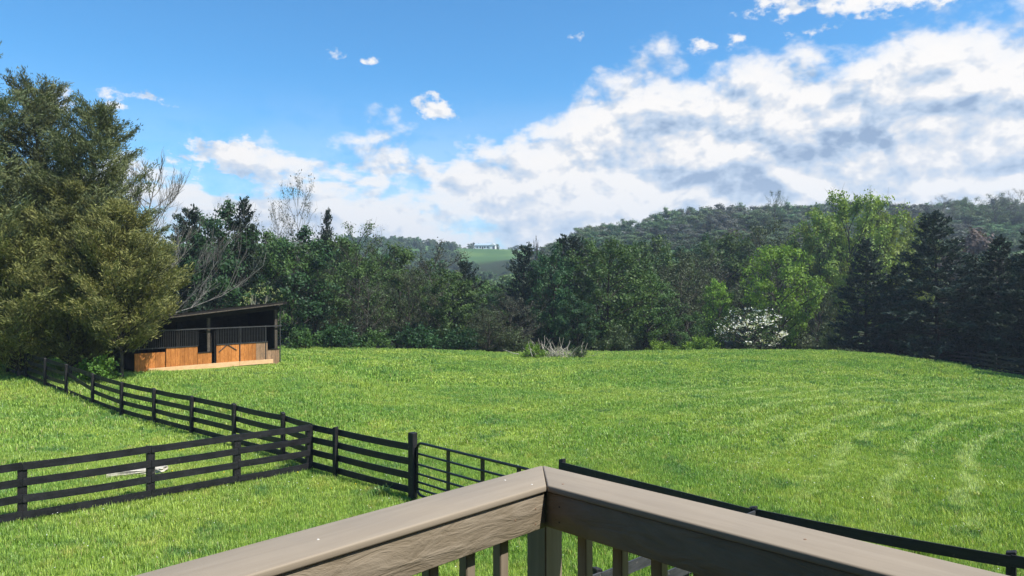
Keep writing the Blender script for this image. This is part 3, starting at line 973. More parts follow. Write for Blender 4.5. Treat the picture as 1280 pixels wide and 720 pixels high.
corner = (-5.52, 19.15)
gatepost = (-2.36, 16.6)
fence([corner, (-6.98, 17.85), (-8.5, 16.55), (-10.42, 14.98), (-12.1, 13.6)],
      'black four-board fence running from the left edge of the photo to the corner post', side=1.0, pw=0.17, ptop=-0.04)
line_b = [corner, (-6.62, 20.35), (-8.75, 22.15), (-10.9, 23.95), (-13.1, 25.75), (-15.2, 27.4), (-17.4, 29.2), (-19.7, 31.1), (-21.7, 32.7), (-23.7, 34.3), (-25.8, 36.0)]
lv4 = None
b_b = {6: [FT - 0.07, (0.62, 0.90), 0.17], 5: [FT - 0.07, 0.9, (0.50, 0.56), 0.17], 7: [FT - 0.07, 0.88, (0.5, 0.45), 0.14]}
fence(line_b, 'black board fence running back from the corner post to under the cedar trees', boards=b_b, skip_first_post=True, side=-1.0)
fence([corner, (-4.62, 18.42), gatepost], 'short black fence section between the corner post and the metal gate', skip_first_post=True, side=1.0, top=1.28)
# taller gate post
gpo = bpy.data.objects['board_fence.002'] if 'board_fence.002' in bpy.data.objects else None
bm = bmesh.new(); box_bm(bm, (0, 0, 0.66), 0.17, 0.16, 1.9)
bmesh.ops.bevel(bm, geom=list(bm.edges), offset=0.012, segments=1, affect='EDGES')
me = bpy.data.meshes.new('gate_post'); bm.to_mesh(me); bm.free()
o = link('gate_post', me, M['black_post'], None)
tag(o, 'thick square black post that the metal gate hangs from', 'post')
o.location = (-2.33, 16.52, 0.0); o.rotation_euler = (0, 0, -0.6)

hingepost = (1.06, 14.85)
line_d = [hingepost, (4.02, 11.74), (6.85, 9.66), (9.6, 7.6)]
fence(line_d, 'black board fence right of the gate, its top board running along behind the right railing', side=-1.0, top=1.36, bh=0.162, nb=4, ptop=0.0)
fence([(4.02, 11.74), (2.55, 10.43), (1.1, 9.15), (-0.2, 8.0)], 'black board fence, its colour lightened as sunlit, running from the side fence towards the deck', mat='sunlit_board', side=1.0, top=1.33, skip_first_post=True, nb=4)

# ---- gate
gA = Vector((-2.22, 16.47, 0)); gB = Vector((0.42, 13.92, 0))
gate = empty('pipe_gate', (gA.x, gA.y, 0), 0)
tag(gate, 'black tubular metal farm gate with six bars, standing slightly open towards the deck', 'gate')
gd = (gB - gA).normalized(); GL = (gB - gA).length


def gpt(s, z):
    return np.array([gd.x * s, gd.y * s, z])


r_ = 0.031
top_z, bot_z = 1.39, 0.17
rr_ = 0.17
loop = []
for c_s, c_z, a0 in ((rr_, top_z - rr_, 180), (GL - rr_, top_z - rr_, 90), (GL - rr_, bot_z + rr_, 0), (rr_, bot_z + rr_, -90)):
    for q in range(6):
        a_ = math.radians(a0 - q * 18)
        loop.append(gpt(c_s + rr_ * math.cos(a_), c_z + rr_ * math.sin(a_)))
loop.append(loop[0]); loop = np.array(loop)
link('gate_frame', tubes_mesh('gate_frame', [(loop, np.full(len(loop), r_))], 8, M['gate_metal']), None, gate)
for k, z in enumerate((1.13, 0.88, 0.66, 0.47, 0.31)):
    pts = np.array([gpt(0.01, z), gpt(GL / 2, z - 0.006), gpt(GL - 0.01, z)])
    link('gate_bar', tubes_mesh('gate_bar', [(pts, np.full(3, 0.026))], 7, M['gate_metal']), None, gate)
for s in (1.11, 2.22, 3.28):
    beam('gate_stile', gA + gd * s + Vector((0, 0, bot_z + 0.01)), gA + gd * s + Vector((0, 0, top_z)), 0.02, 0.11, M['gate_metal'], gate,
         off=0.0, up=tuple(gd))
for z in (1.15, 0.4):
    beam('gate_hinge', Vector((gA.x - 0.06 * gd.x, gA.y - .06 * gd.y, z)), Vector((gA.x + 0.03 * gd.x, gA.y + .03 * gd.y, z)), 0.03, 0.05, M['gate_metal'], gate)

# ---- far fence along the right of the pasture
fp = []
for px, Y in ((1720, 31), (1600, 34.5), (1500, 38), (1410, 42), (1350, 45.6), (1290, 49.8), (1245, 53), (1214, 58.5), (1185, 64.5), (1158, 69), (1130, 73), (1102, 77), (1075, 80), (1048, 82.5), (1022, 84.5), (996, 86.5), (970, 88), (944, 89.5), (918, 91), (892, 92.5), (866, 94), (840, 95.5), (812, 97), (784, 98)):
    x, y, z = at(px, Y); fp.append((x, y))
fl = []
for k in range(len(fp) - 1):
    a_, b_ = fp[k], fp[k + 1]
    d_ = math.dist(a_, b_); n_ = 2 if d_ > 3.8 else 1
    for q in range(n_): fl.append((a_[0] + (b_[0] - a_[0]) * q / n_, a_[1] + (b_[1] - a_[1]) * q / n_))
fl.append(fp[-1])
fence(fl, 'long dark board fence curving along the far right edge of the pasture below the trees', side=1.0, nb=4, top=1.32, sagx=0.5)

# ---- stone slabs lying in the grass behind the front fence
def slab(name, px, py, L, Wd, H, rz, label):
    x, y = gp(px, py)
    bm = bmesh.new(); box_bm(bm, (0, 0, 0), L, Wd, H)
    bmesh.ops.subdivide_edges(bm, edges=list(bm.edges), cuts=3, use_grid_fill=True)
    for v in bm.verts:
        v.co.x += random.uniform(-.03, .03) - 0.12 * (v.co.y / Wd) * (v.co.x / L); v.co.y += random.uniform(-.025, .025); v.co.z += random.uniform(-.008, .008)
    me = bpy.data.meshes.new(name); bm.to_mesh(me); bm.free()
    o = link(name, me, M['stone'])
    o.location = (x, y, tz(x, y) + H * 0.5 + 0.05); o.rotation_euler = (0.03, -0.02, rz)
    tag(o, label, 'stone')


slab('flagstone', 168, 592, 1.15, 0.72, 0.12, 0.35, 'large pale flat stone slab lying in the grass behind the front fence')
slab('flagstone', 199, 592, 0.32, 0.3, 0.13, -0.3, 'small broken pale stone at the right end of the flat slab')

# ------------------------------------------------------------------ run-in shed
shed = empty('horse_shed', (SH_A[0], SH_A[1], 0.5), math.atan2(SH_D[1], SH_D[0]))
tag(shed, 'open-fronted horse shed with orange plank half walls, dark interior and low sloping roof', 'shed')
SHI = Matrix.LocRotScale(shed.location, shed.rotation_euler, shed.scale)
SZ0 = 0.5


def s_of(px):
    """distance along the shed front at which image column px meets it"""
    u = U(px)
    return (u * SH_A[1] - SH_A[0]) / (SH_D[0] - u * SH_D[1])


def z_at(px, py):
    s = s_of(px); Y = SH_A[1] + SH_D[1] * s
    return EYE - (py - 360) / FPX * Y - SZ0


def sbeam(name, a, b, w, h, mat, up=(0, 0, 1), **kw):
    return beam(name, SHI @ Vector(a), SHI @ Vector(b), w, h, mat, shed, up=tuple((SHI.to_3x3() @ Vector(up))), **kw)


plank_meshes = {}


def plank(s0, s1, z0, z1, mat, y=0.0, nm='plank'):
    """upright plank, local frame: Z up (grain)"""
    bm = bmesh.new(); g = 0.006
    box_bm(bm, (0, 0, 0), s1 - s0 - g, 0.03, z1 - z0)
    bmesh.ops.bevel(bm, geom=[e for e in bm.edges if abs(e.verts[0].co.z - e.verts[1].co.z) > 0.3], offset=0.005, segments=1, affect='EDGES')
    me = bpy.data.meshes.new(nm); bm.to_mesh(me); bm.free()
    o = link(nm, me, mat, shed)
    o.location = ((s0 + s1) / 2, y + random.uniform(-.004, .004), (z0 + z1) / 2)
    return o


def planks(px0, px1, ztop, zbot, mat, n=None, y=0.0, mats=None):
    s0, s1 = s_of(px0), s_of(px1)
    n = n or max(2, round((s1 - s0) / 0.24))
    for k in range(n):
        a_ = s0 + (s1 - s0) * k / n; b_ = s0 + (s1 - s0) * (k + 1) / n
        mm = mats(k / n) if mats else mat
        plank(a_, b_, zbot, ztop + random.uniform(-.006, .006), mm, y)


S1 = 7.85
zt_l = z_at(247, 433); zt_m = z_at(256, 441); zt_d = z_at(300, 430); zt_r = z_at(342, 437)
planks(168, 206.5, z_at(190, 441), -0.15, M['cedar_plank'])
planks(207.5, 247, zt_l, -0.15, M['cedar_plank'])
planks(247.3, 264.5, zt_m, -0.15, M['cedar_plank'])
planks(270, 298.5, zt_d, 0.02, M['cedar_plank'], y=-0.04)
planks(299.5, 334, zt_d + 0.02, 0.02, None, y=-0.04, mats=lambda f: M['cedar_plank'] if f < 0.55 else M['worn_plank'])
planks(334.3, 349, zt_r, -0.1, M['worn_plank'])
# cap strips on top of the half walls
for a_, b_, zt in ((247.3, 264.5, zt_m), (334.3, 349, zt_r)):
    sbeam('sill', (s_of(a_), 0, zt + 0.03), (s_of(b_), 0, zt + 0.03), 0.09, 0.05, M['dark_wood'])
for a_, b_ in ((168, 247), (270, 334)):
    zt = z_at(190, 441) if a_ == 168 else zt_d + 0.02
    sbeam('door_rail', (s_of(a_), -0.065 if a_ > 200 else -0.02, (zt if a_ > 200 else zt_l) + 0.025), (s_of(b_), -0.065 if a_ > 200 else -0.02, (zt if a_ > 200 else zt_l) + 0.025), 0.05, 0.05, M['iron'])
# kick board, pale, along the bottom
sbeam('kick_board', (s_of(184), -0.085, 0.10), (s_of(298), -0.085, 0.13), 0.035, 0.27, M['kick'])
sbeam('kick_board', (s_of(298.3), -0.087, 0.13), (s_of(340.5), -0.087, 0.12), 0.035, 0.25, M['kick'])
# posts
ZR_R = z_at(351, 379); 
def zroof(s):   # underside of the roof front edge, local
    return 2.84 + (ZR_R - 2.84) * s / S1 if False else (3.08 + (ZR_R - 3.08) * (s - 2.5) / (S1 - 2.5))


for px in (261.5, 345.5):
    s = s_of(px); sbeam('post', (s, 0.12, -0.2), (s, 0.12, zroof(s) - 0.1), 0.16, 0.14, M['grey_wood'], up=(0, 1, 0))
for px in (268.5, 272.0):
    s = s_of(px); sbeam('door_jamb', (s, 0.03, -0.1), (s, 0.03, z_at(270, 408)), 0.05, 0.06, M['dark_wood'], up=(0, 1, 0))
s = s_of(350.0); sbeam('corner_trim', (s, -0.01, -0.15), (s, -0.01, zroof(s) - 0.1), 0.05, 0.05, M['iron'], up=(0, 1, 0))
for s in (0.05, 2.0):
    sbeam('post', (s, 0.12, -0.2), (s, 0.12, zroof(s) - 0.1), 0.14, 0.14, M['dark_wood'], up=(0, 1, 0))
# sliding rail
zr = z_at(350, 407)
sbeam('door_track', (0.0, -0.07, zr), (s_of(351.5), -0.07, zr), 0.05, 0.07, M['iron'])
# grille bars over the doors
bar0 = None
s0g, s1g = s_of(270.5), s_of(331)
nbar = 30
bmg = bmesh.new(); bmesh.ops.create_cone(bmg, cap_ends=True, segments=6, radius1=0.014, radius2=0.014, depth=zr - zt_d - 0.03)
gme_ = bpy.data.meshes.new('grille_bar'); bmg.to_mesh(gme_); bmg.free(); gme_.materials.append(M['iron'])
for rng_ in ((s0g, s1g, nbar), (s_of(232), s_of(247), 8), (s_of(180), s_of(231), 22)):
    for k in range(rng_[2] + 1):
        o = link('grille_bar', gme_, None, shed)
        o.location = (rng_[0] + (rng_[1] - rng_[0]) * k / rng_[2], -0.05, (zr + zt_d) / 2)
for px in (299.3, 331.5):
    s = s_of(px); sbeam('door_stile', (s, -0.06, zt_d * 0.05), (s, -0.06, zr + 0.05), 0.04, 0.06, M['iron'], up=(0, 1, 0))
# Y-shaped iron brace across the split door
sm = s_of(283.5); zm = z_at(284, 430.5)
sbeam('door_brace', (s_of(273), -0.075, z_at(273, 440)), (sm, -0.075, zm), 0.02, 0.045, M['iron'])
sbeam('door_brace', (sm, -0.078, zm), (s_of(295), -0.078, z_at(295, 437.5)), 0.02, 0.045, M['iron'])
# back, side walls, dividing wall
DEP = 4.0
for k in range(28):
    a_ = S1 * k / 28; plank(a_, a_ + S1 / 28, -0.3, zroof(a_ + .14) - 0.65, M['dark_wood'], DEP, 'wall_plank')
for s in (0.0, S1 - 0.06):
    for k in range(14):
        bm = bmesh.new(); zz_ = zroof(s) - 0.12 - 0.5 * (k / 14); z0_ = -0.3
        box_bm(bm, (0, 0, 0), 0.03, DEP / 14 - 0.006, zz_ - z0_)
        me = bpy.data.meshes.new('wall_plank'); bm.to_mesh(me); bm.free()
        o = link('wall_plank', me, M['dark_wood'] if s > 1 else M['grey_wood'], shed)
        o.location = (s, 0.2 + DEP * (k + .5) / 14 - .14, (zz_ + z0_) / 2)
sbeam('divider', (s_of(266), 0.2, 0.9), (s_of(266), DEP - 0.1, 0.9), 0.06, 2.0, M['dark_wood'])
# roof: sloping slab, ribbed top sheet, header and rafters
def roofz(s, y):
    return zroof(s) + 0.05 - 0.13 * y


sh0, sh1 = -0.5, s_of(353.5)
bm = bmesh.new()
ns_, ny_ = 60, 6
grid = []
for i in range(ns_ + 1):
    row = []
    s = sh0 + (sh1 - sh0) * i / ns_
    for j in range(ny_ + 1):
        y = -0.55 + (DEP + 1.0) * j / ny_
        row.append(bm.verts.new((s, y, roofz(s, y) + (0.018 if i % 2 else 0.0) + 0.02 * math.sin(i * 0.21 + j))))
    grid.append(row)
for i in range(ns_):
    for j in range(ny_):
        bm.faces.new((grid[i][j], grid[i + 1][j], grid[i + 1][j + 1], grid[i][j + 1]))
ext = bmesh.ops.solidify(bm, geom=list(bm.faces), thickness=0.02)
me = bpy.data.meshes.new('roof'); bm.to_mesh(me); bm.free()
link('roof', me, M['roof_metal'], shed)
sbeam('fascia', (sh0, -0.52, roofz(sh0, -.52) - 0.11), (sh1, -0.52, roofz(sh1, -.52) - 0.11), 0.03, 0.15, M['dark_wood'])
sbeam('gutter', (1.0, -0.56, roofz(1.0, -.52) - 0.17), (sh1 - 0.3, -0.56, roofz(sh1 - .3, -.52) - 0.15), 0.05, 0.06, M['grey_wood'])
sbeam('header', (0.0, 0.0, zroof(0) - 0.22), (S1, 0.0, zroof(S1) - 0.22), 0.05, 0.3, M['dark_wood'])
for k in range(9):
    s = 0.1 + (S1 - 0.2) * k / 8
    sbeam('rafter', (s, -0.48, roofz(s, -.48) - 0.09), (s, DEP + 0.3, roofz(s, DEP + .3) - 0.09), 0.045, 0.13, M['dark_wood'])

# ------------------------------------------------------------------ farmhouse on the far hill
hx, hy = U(607) * 600, 600.0
hz = tz(hx, hy) + 1.0
house = empty('farmhouse', (hx, hy, hz), -0.12)
tag(house, 'long low white farmhouse on the far hill beyond the woods', 'house')
def hbox(name, c, sx, sy, sz, mat):
    bm = bmesh.new(); box_bm(bm, (0, 0, 0), sx, sy, sz); me = bpy.data.meshes.new(name); bm.to_mesh(me); bm.free()
    o = link(name, me, mat, house); o.location = c; return o


hbox('wall', (-2, 0, 0.9), 13.5, 7, 4.6, M['white_wall'])
hbox('wing', (6.6, -1.0, 0.9), 4.6, 8, 4.6, M['white_wall'])
bm = bmesh.new()
pts = [(-9.2, -4, 3.1), (5, -4, 3.1), (5, 0, 4.9), (-9.2, 0, 4.9), (5, 4, 3.1), (-9.2, 4, 3.1)]
vv = [bm.verts.new(p_) for p_ in pts]
for f in ((0, 1, 2, 3), (3, 2, 4, 5), (0, 3, 5), (1, 4, 2), (0, 5, 4, 1)): bm.faces.new([vv[i] for i in f])
me = bpy.data.meshes.new('roof'); bm.to_mesh(me); bm.free(); link('roof', me, M['blue_roof'], house)
bm = bmesh.new()
pts = [(4.0, -5.4, 3.1), (9.3, -5.4, 3.1), (6.65, -5.4, 4.9), (4.0, 3, 3.1), (9.3, 3, 3.1), (6.65, 3, 4.9)]
vv = [bm.verts.new(p_) for p_ in pts]
for f in ((0, 1, 2), (3, 5, 4), (0, 2, 5, 3), (1, 4, 5, 2), (0, 3, 4, 1)): bm.faces.new([vv[i] for i in f])
me = bpy.data.meshes.new('wing_roof'); bm.to_mesh(me); bm.free(); link('wing_roof', me, M['white_wall'], house)
for x in (-6.6, -3.9, -0.2, 2.5):
    hbox('window', (x, -3.52, 1.4), 1.2, 0.08, 1.5, M['dark_glass'])
hbox('door', (-2.0, -3.52, 1.0), 1.1, 0.08, 2.3, M['dark_glass'])
hbox('garage_door', (7.6, -5.02, 0.9), 1.8, 0.08, 2.6, M['dark_glass'])

# ------------------------------------------------------------------ trees
def curve_pts(p0, d0, L, n, up=0.0, jit=0.1, rg=rng):
    """bending line: returns (n,3)"""
    pts = [np.array(p0, float)]; d = unit(np.array(d0, float)); st = L / (n - 1)
    for k in range(n - 1):
        d = unit(d + np.array([0, 0, up]) / (n - 1) + rg.normal(0, jit, 3))
        pts.append(pts[-1] + d * st)
    return np.array(pts)


def leaves(centers, dirs, size, rg, aspect=0.6, flat=0.0, droop=0.0, sizevar=0.35, outw=None):
    """one pointed quad per centre; dirs = long axis"""
    n = len(centers)
    d = unit(dirs)
    r = unit(rg.normal(0, 1, (n, 3)) + np.array([0, 0, flat]) + (0 if outw is None else outw))
    # d is turned square to the wanted normal r, so that outer leaves lie along the clump's skin
    if outw is not None:
        d = unit(d - r * np.sum(d * r, -1, keepdims=True))
    s = unit(np.cross(d, r))
    L = size * rg.uniform(1 - sizevar, 1 + sizevar, n)[:, None]
    Wd = L * aspect * 0.5
    c = centers
    return np.stack([c - d * L * 0.5, c + s * Wd - d * L * 0.05, c + d * L * 0.5, c - s * Wd - d * L * 0.05], 1).reshape(-1, 3)


def leaf_mesh(name, cs, ds, size, rg, mat, **kw):
    V = leaves(cs, ds, size, rg, **kw)
    n = len(cs)
    F_ = np.arange(n * 4).reshape(n, 4)
    return np_mesh(name, V, F_, rnd=rg.random(n), mat=mat)


def broadleaf(seed, H, R, cb, mat, bark, nprim=24, nsec=8, nleaf=46, lsize=0.3, clump=0.7, shape=1.0, top=1.0, trunk_r=0.22, twig=True, asp=0.65, nter=0, vert=0.0, jit=0.12, lowskirt=0.0, outk=1.0):
    """rounded crown grown on limbs. returns (trunk mesh, crown mesh)"""
    rg = np.random.default_rng(seed)
    tubes = []
    tr = curve_pts((0, 0, -0.3), (rg.normal(0, .04), rg.normal(0, .04), 1), H * 0.82 + 0.3, 8, 0, 0.035, rg)
    rad = np.linspace(trunk_r, trunk_r * 0.16, 8)
    tubes.append((tr, rad))
    cen, dr_, outs = [], [], []
    cz = (cb + H) / 2; hz_ = (H - cb) / 2
    for i in range(nprim):
        # target on the crown's envelope, uneven
        ph = i * 2.39996 + rg.normal(0, 0.25)
        tt = (i + 0.5) / nprim
        cz_ = 1 - 2 * tt * (1 - lowskirt * 0.0)
        rr0 = math.sqrt(max(0, 1 - cz_ * cz_)) ** shape
        k = rg.uniform(0.68, 1.08)
        tgt = np.array([math.cos(ph) * rr0 * R * k, math.sin(ph) * rr0 * R * k, cz + cz_ * hz_ * rg.uniform(0.8, 1.04)])
        hs_ = np.clip((tgt[2] - rr0 * R * (0.55 + vert)) / (H), 0.10, 0.8) * H
        hs_ = max(hs_, cb * 0.7)
        f = np.clip((hs_ + 0.3) / (H * 0.82 + 0.3), 0, 0.99) * 7
        a0 = int(f); st = tr[a0] * (1 - (f - a0)) + tr[min(a0 + 1, 7)] * (f - a0)
        d0 = tgt - st; L = np.linalg.norm(d0)
        bow = unit(d0) + np.array([0, 0, 0.25])
        n = 6
        s = np.linspace(0, 1, n)[:, None]
        ctrl = st + bow * L * 0.5 + rg.normal(0, jit * L * 0.5, 3)
        pr = (1 - s) ** 2 * st + 2 * s * (1 - s) * ctrl + s * s * tgt
        r0 = trunk_r * (0.42 - 0.2 * hs_ / H)
        tubes.append((pr, np.linspace(r0, 0.018, n)))
        for j in range(nsec):
            sj = 0.32 + 0.68 * (j + rg.random()) / nsec
            f = sj * (n - 1); a0 = min(int(f), n - 2); ps = pr[a0] * (1 - f + a0) + pr[a0 + 1] * (f - a0)
            dd = unit(unit(pr[a0 + 1] - pr[a0]) * 0.7 + unit(rg.normal(0, 1, 3)) * 0.95 + np.array([0, 0, 0.25 + vert]))
            Ls = L * rg.uniform(0.16, 0.34) * (1.15 - 0.5 * sj) + 0.25
            sec = curve_pts(ps, dd, Ls, 4, 0.2, 0.12, rg)
            if twig: tubes.append((sec, np.linspace(max(r0 * 0.32, 0.014), 0.008, 4)))
            for q in range(nter):
                st3 = sec[rg.integers(1, 4)]
                d3 = unit(dd * 0.6 + unit(rg.normal(0, 1, 3)) * 0.8 + np.array([0, 0, 0.2 + vert]))
                t3 = curve_pts(st3, d3, Ls * rg.uniform(0.35, 0.75), 3, 0.15, 0.1, rg)
                tubes.append((t3, np.linspace(0.010, 0.005, 3)))
            nl = int(nleaf * rg.uniform(0.5, 1.4))
            if nl:
                cc = sec[3] * rg.uniform(0.2, 1.0, (nl, 1)) ** 1.0
                w = rg.uniform(0.25, 1.1, (nl, 1))
                cc = sec[0] * (1 - w) + sec[3] * w
                off = unit(rg.normal(0, 1, (nl, 3))) * (clump * rg.random((nl, 1)) ** 0.5)
                off[:, 2] *= 0.6
                cen.append(cc + off); outs.append(off); dr_.append(rg.normal(0, 1, (nl, 3)) + np.array([0, 0, -0.2]) + off * 0.6 / max(clump, .1))
    tm = tubes_mesh('trunk', tubes, 4, M[bark])
    cm = None
    if cen:
        C_ = np.concatenate(cen); ctr = np.array([0, 0, cb + (H - cb) * 0.35])
        ow = unit(np.concatenate(outs)) * 0.9 + unit(C_ - ctr) * 1.0 + np.array([0, 0, 0.2])
        cm = leaf_mesh('crown', C_, np.concatenate(dr_), lsize, rg, M[mat], aspect=asp, outw=ow * outk)
    return tm, cm


def conifer(seed, H, R, mat, bark, nprim=90, nsec=7, nspr=10, lsize=0.3, asp=0.28, base=0.06, up0=0.35, droop=0.0, power=0.85, rag=0.3, trunk_r=0.25, secl=0.42, fluff=0.12, lean=(0, 0)):
    """cedar or spruce: many side limbs with pointed sprays"""
    rg = np.random.default_rng(seed)
    tubes = []
    tr = curve_pts((0, 0, -0.3), (lean[0], lean[1], 1), H + 0.2, 9, 0, 0.015, rg)
    tubes.append((tr, np.linspace(trunk_r, 0.02, 9)))
    cen, dr_, outs = [], [], []
    for i in range(nprim):
        t_ = base + (0.985 - base) * ((i + rg.random()) / nprim) ** 1.0
        f = t_ * 8; a0 = min(int(f), 7); st = tr[a0] * (1 - f + a0) + tr[a0 + 1] * (f - a0)
        ph = i * 2.39996 + rg.normal(0, 0.35)
        prof = (1 - t_) ** power * min(1.0, 0.55 + (t_ - base) * 4.0)
        L = R * prof * rg.uniform(1 - rag, 1 + rag * 0.6) + 0.25
        d0 = np.array([math.cos(ph), math.sin(ph), up0 + (0.6 if t_ > 0.8 else 0.0) * (t_ - 0.8) * 5 - droop * (1 - t_)])
        pr = curve_pts(st, d0, L, 6, 0.35 if droop == 0 else 0.3 * droop, 0.07, rg)
        tubes.append((pr, np.linspace(0.05 * (1 - t_) + 0.02, 0.008, 6)))
        ns = max(3, int(nsec * (0.4 + 0.6 * L / R)))
        for j in range(ns):
            sj = 0.18 + 0.82 * (j + rg.random()) / ns
            f = sj * 5; a0 = min(int(f), 4); ps = pr[a0] * (1 - f + a0) + pr[a0 + 1] * (f - a0)
            bd = unit(pr[a0 + 1] - pr[a0])
            side = unit(np.cross(bd, [0, 0, 1])) * (1 if j % 2 else -1)
            dd = unit(bd * 0.75 + side * rg.uniform(0.35, 1.0) + np.array([0, 0, rg.uniform(-0.25, 0.45) - droop * 0.3]))
            Ls = L * secl * rg.uniform(0.5, 1.1) * (1.15 - sj * 0.6) + 0.15
            n = int(nspr * (0.5 + Ls))
            w = rg.random((n, 1)) ** 0.8
            cc = ps + dd * Ls * w + rg.normal(0, fluff, (n, 3)) * (0.5 + 0.5 * w)
            cen.append(cc)
            outs.append(np.tile(unit(np.array([math.cos(ph), math.sin(ph), 1.0])), (n, 1)))
            dr_.append(unit(dd + rg.normal(0, 0.42, (n, 3)) + np.array([0, 0, 0.18 - droop * 0.3])))
    tm = tubes_mesh('trunk', tubes, 4, M[bark])
    C_ = np.concatenate(cen)
    V = leaves(C_, np.concatenate(dr_), lsize, rg, aspect=asp)
    d = unit(np.concatenate(dr_)); ow = unit(np.concatenate(outs)) * 1.1 + rg.normal(0, 0.8, C_.shape)
    s_ = unit(np.cross(d, ow)); Lr = lsize * rg.uniform(0.65, 1.35, len(C_))[:, None]
    V = np.stack([C_ - d * Lr * 0.5, C_ + s_ * Lr * asp * .5, C_ + d * Lr * 0.5, C_ - s_ * Lr * asp * .5], 1).reshape(-1, 3)
    cm = np_mesh('crown', V, np.arange(len(C_) * 4).reshape(-1, 4), rnd=rg.random(len(C_)), mat=M[mat])
    return tm, cm


def shrub(seed, R, H, mat, nst=26, nleaf=60, lsize=0.16, clump=0.28, bark='bark', asp=0.65):
    rg = np.random.default_rng(seed)
    tubes, cen, dr_ = [], [], []
    for i in range(nst):
        ph = rg.uniform(0, 6.283); el = rg.uniform(0.15, 1.35)
        tgt = np.array([math.cos(ph) * math.cos(el) * R, math.sin(ph) * math.cos(el) * R, math.sin(el) * H]) * rg.uniform(0.65, 1.08)
        st = np.array([rg.normal(0, R * 0.12), rg.normal(0, R * 0.12), -0.1])
        s = np.linspace(0, 1, 5)[:, None]
        ctrl = (st + tgt) / 2 + np.array([0, 0, H * 0.3])
        pr = (1 - s) ** 2 * st + 2 * s * (1 - s) * ctrl + s * s * tgt
        tubes.append((pr, np.linspace(0.018, 0.006, 5)))
        w = rg.uniform(0.35, 1.05, (nleaf, 1))
        cc = (1 - w) ** 2 * st + 2 * w * (1 - w) * ctrl + w * w * tgt + unit(rg.normal(0, 1, (nleaf, 3))) * clump * rg.random((nleaf, 1)) ** 0.5
        cc[:, 2] = np.maximum(cc[:, 2], 0.02)
        cen.append(cc); dr_.append(rg.normal(0, 1, (nleaf, 3)))
    return tubes_mesh('stems', tubes, 4, M[bark]), leaf_mesh('foliage', np.concatenate(cen), np.concatenate(dr_), lsize, rg, M[mat], aspect=asp)


def plant_tree(name, meshes, x, y, z, label, cat='tree', group=None, rz=0.0, s=(1, 1, 1), names=('trunk', 'crown')):
    r = empty(name, (x, y, z), rz)
    r.scale = s
    tag(r, label, cat, group)
    for nm, me in zip(names, meshes):
        if me is None: continue
        link(nm, me, None, r)
    return r


# ---- the big red cedars at the left
def cedar_at(seed, px, Y, ytop, Rpx, label, **kw):
    x, y, z = at(px, Y)
    H = EYE + (360 - ytop) / FPX * Y - z
    R = Rpx / FPX * Y
    m_ = conifer(seed, H, R, kw.pop('mat', 'cedar'), 'bark', **kw)
    plant_tree('cedar_tree', m_, x, y, z, label, group=None)


ck = dict(nprim=150, nsec=16, nspr=50, lsize=0.19, asp=0.20, up0=0.50, trunk_r=0.16, power=0.45, rag=0.42, base=0.03, secl=0.33, fluff=0.12)
cedar_at(11, -60, 35.5, 78, 190, 'tallest olive green cedar cut off by the left edge of the photo', **{**ck, 'mat': 'cedar_b'})
cedar_at(12, 40, 38.5, 112, 128, 'second olive green cedar in from the left edge, behind the fence', **{**ck, 'mat': 'cedar_b'})
cedar_at(13, 108, 37.5, 140, 100, 'pointed olive green cedar whose right side meets the bare tree', **{**ck, 'mat': 'cedar_b'})
cedar_at(14, 152, 34.6, 258, 100, 'shorter yellow-green cedar whose boughs hang over the left end of the shed', **{**ck, 'nprim': 110, 'power': 0.62, 'base': 0.17, 'trunk_r': 0.11})
cedar_at(15, 25, 34.8, 280, 100, 'low spreading cedar with its boughs over the far end of the board fence', **{**ck, 'nprim': 100, 'power': 0.45, 'base': 0.06})

cedar_at(16, 88, 35.6, 232, 84, 'middle-height yellow-green cedar between the low spreading one and the one over the shed', **{**ck, 'nprim': 110, 'power': 0.5, 'base': 0.05, 'trunk_r': 0.11})

# ---- bare tree beside them
def bare_tree(seed, H, R, cb, nprim, nsec, nter, bark, trunk_r, vert=0.1, lean=0.0, mult=3, tr2=0.012):
    rg = np.random.default_rng(seed)
    tubes = []
    tr = curve_pts((0, 0, -0.3), (lean, rg.normal(0, .05), 1), H * 0.9, 9, 0, 0.05, rg)
    tubes.append((tr, np.linspace(trunk_r, 0.02, 9)))
    for i in range(nprim):
        t_ = cb + (0.95 - cb) * (i + rg.random()) / nprim
        f = t_ * 8; a0 = min(int(f), 7); st = tr[a0] * (1 - f + a0) + tr[a0 + 1] * (f - a0)
        ph = i * 2.39996 + rg.normal(0, .3)
        L = R * (1.1 - t_) * rg.uniform(0.7, 1.25) + 0.5
        pr = curve_pts(st, (math.cos(ph), math.sin(ph), 0.15 + t_ * 0.7), L, 8, 0.55, 0.11, rg)
        tubes.append((pr, np.linspace(0.018 + 0.024 * (1 - t_) + tr2 * 0.6, tr2 * 0.9, 8)))
        for j in range(nsec):
            k = rg.integers(2, 8); dd = unit(unit(pr[k] - pr[k - 1]) + unit(rg.normal(0, 1, 3)) * 0.6 + np.array([0, 0, 0.25 + vert]))
            sec = curve_pts(pr[k], dd, L * rg.uniform(0.2, 0.5), 5, 0.35, 0.11, rg)
            tubes.append((sec, np.linspace(tr2 * 1.1, tr2 * 0.6, 5)))
            for q in range(nter):
                k2 = rg.integers(1, 5); d3 = unit(unit(sec[k2] - sec[k2 - 1]) + unit(rg.normal(0, 1, 3)) * 0.6 + np.array([0, 0, 0.2 + vert]))
                t3 = curve_pts(sec[k2], d3, L * rg.uniform(0.08, 0.22), 3, 0.2, 0.1, rg)
                tubes.append((t3, np.linspace(tr2 * 0.7, tr2 * 0.45, 3)))
    return tubes_mesh('trunk', tubes, 4, M[bark])


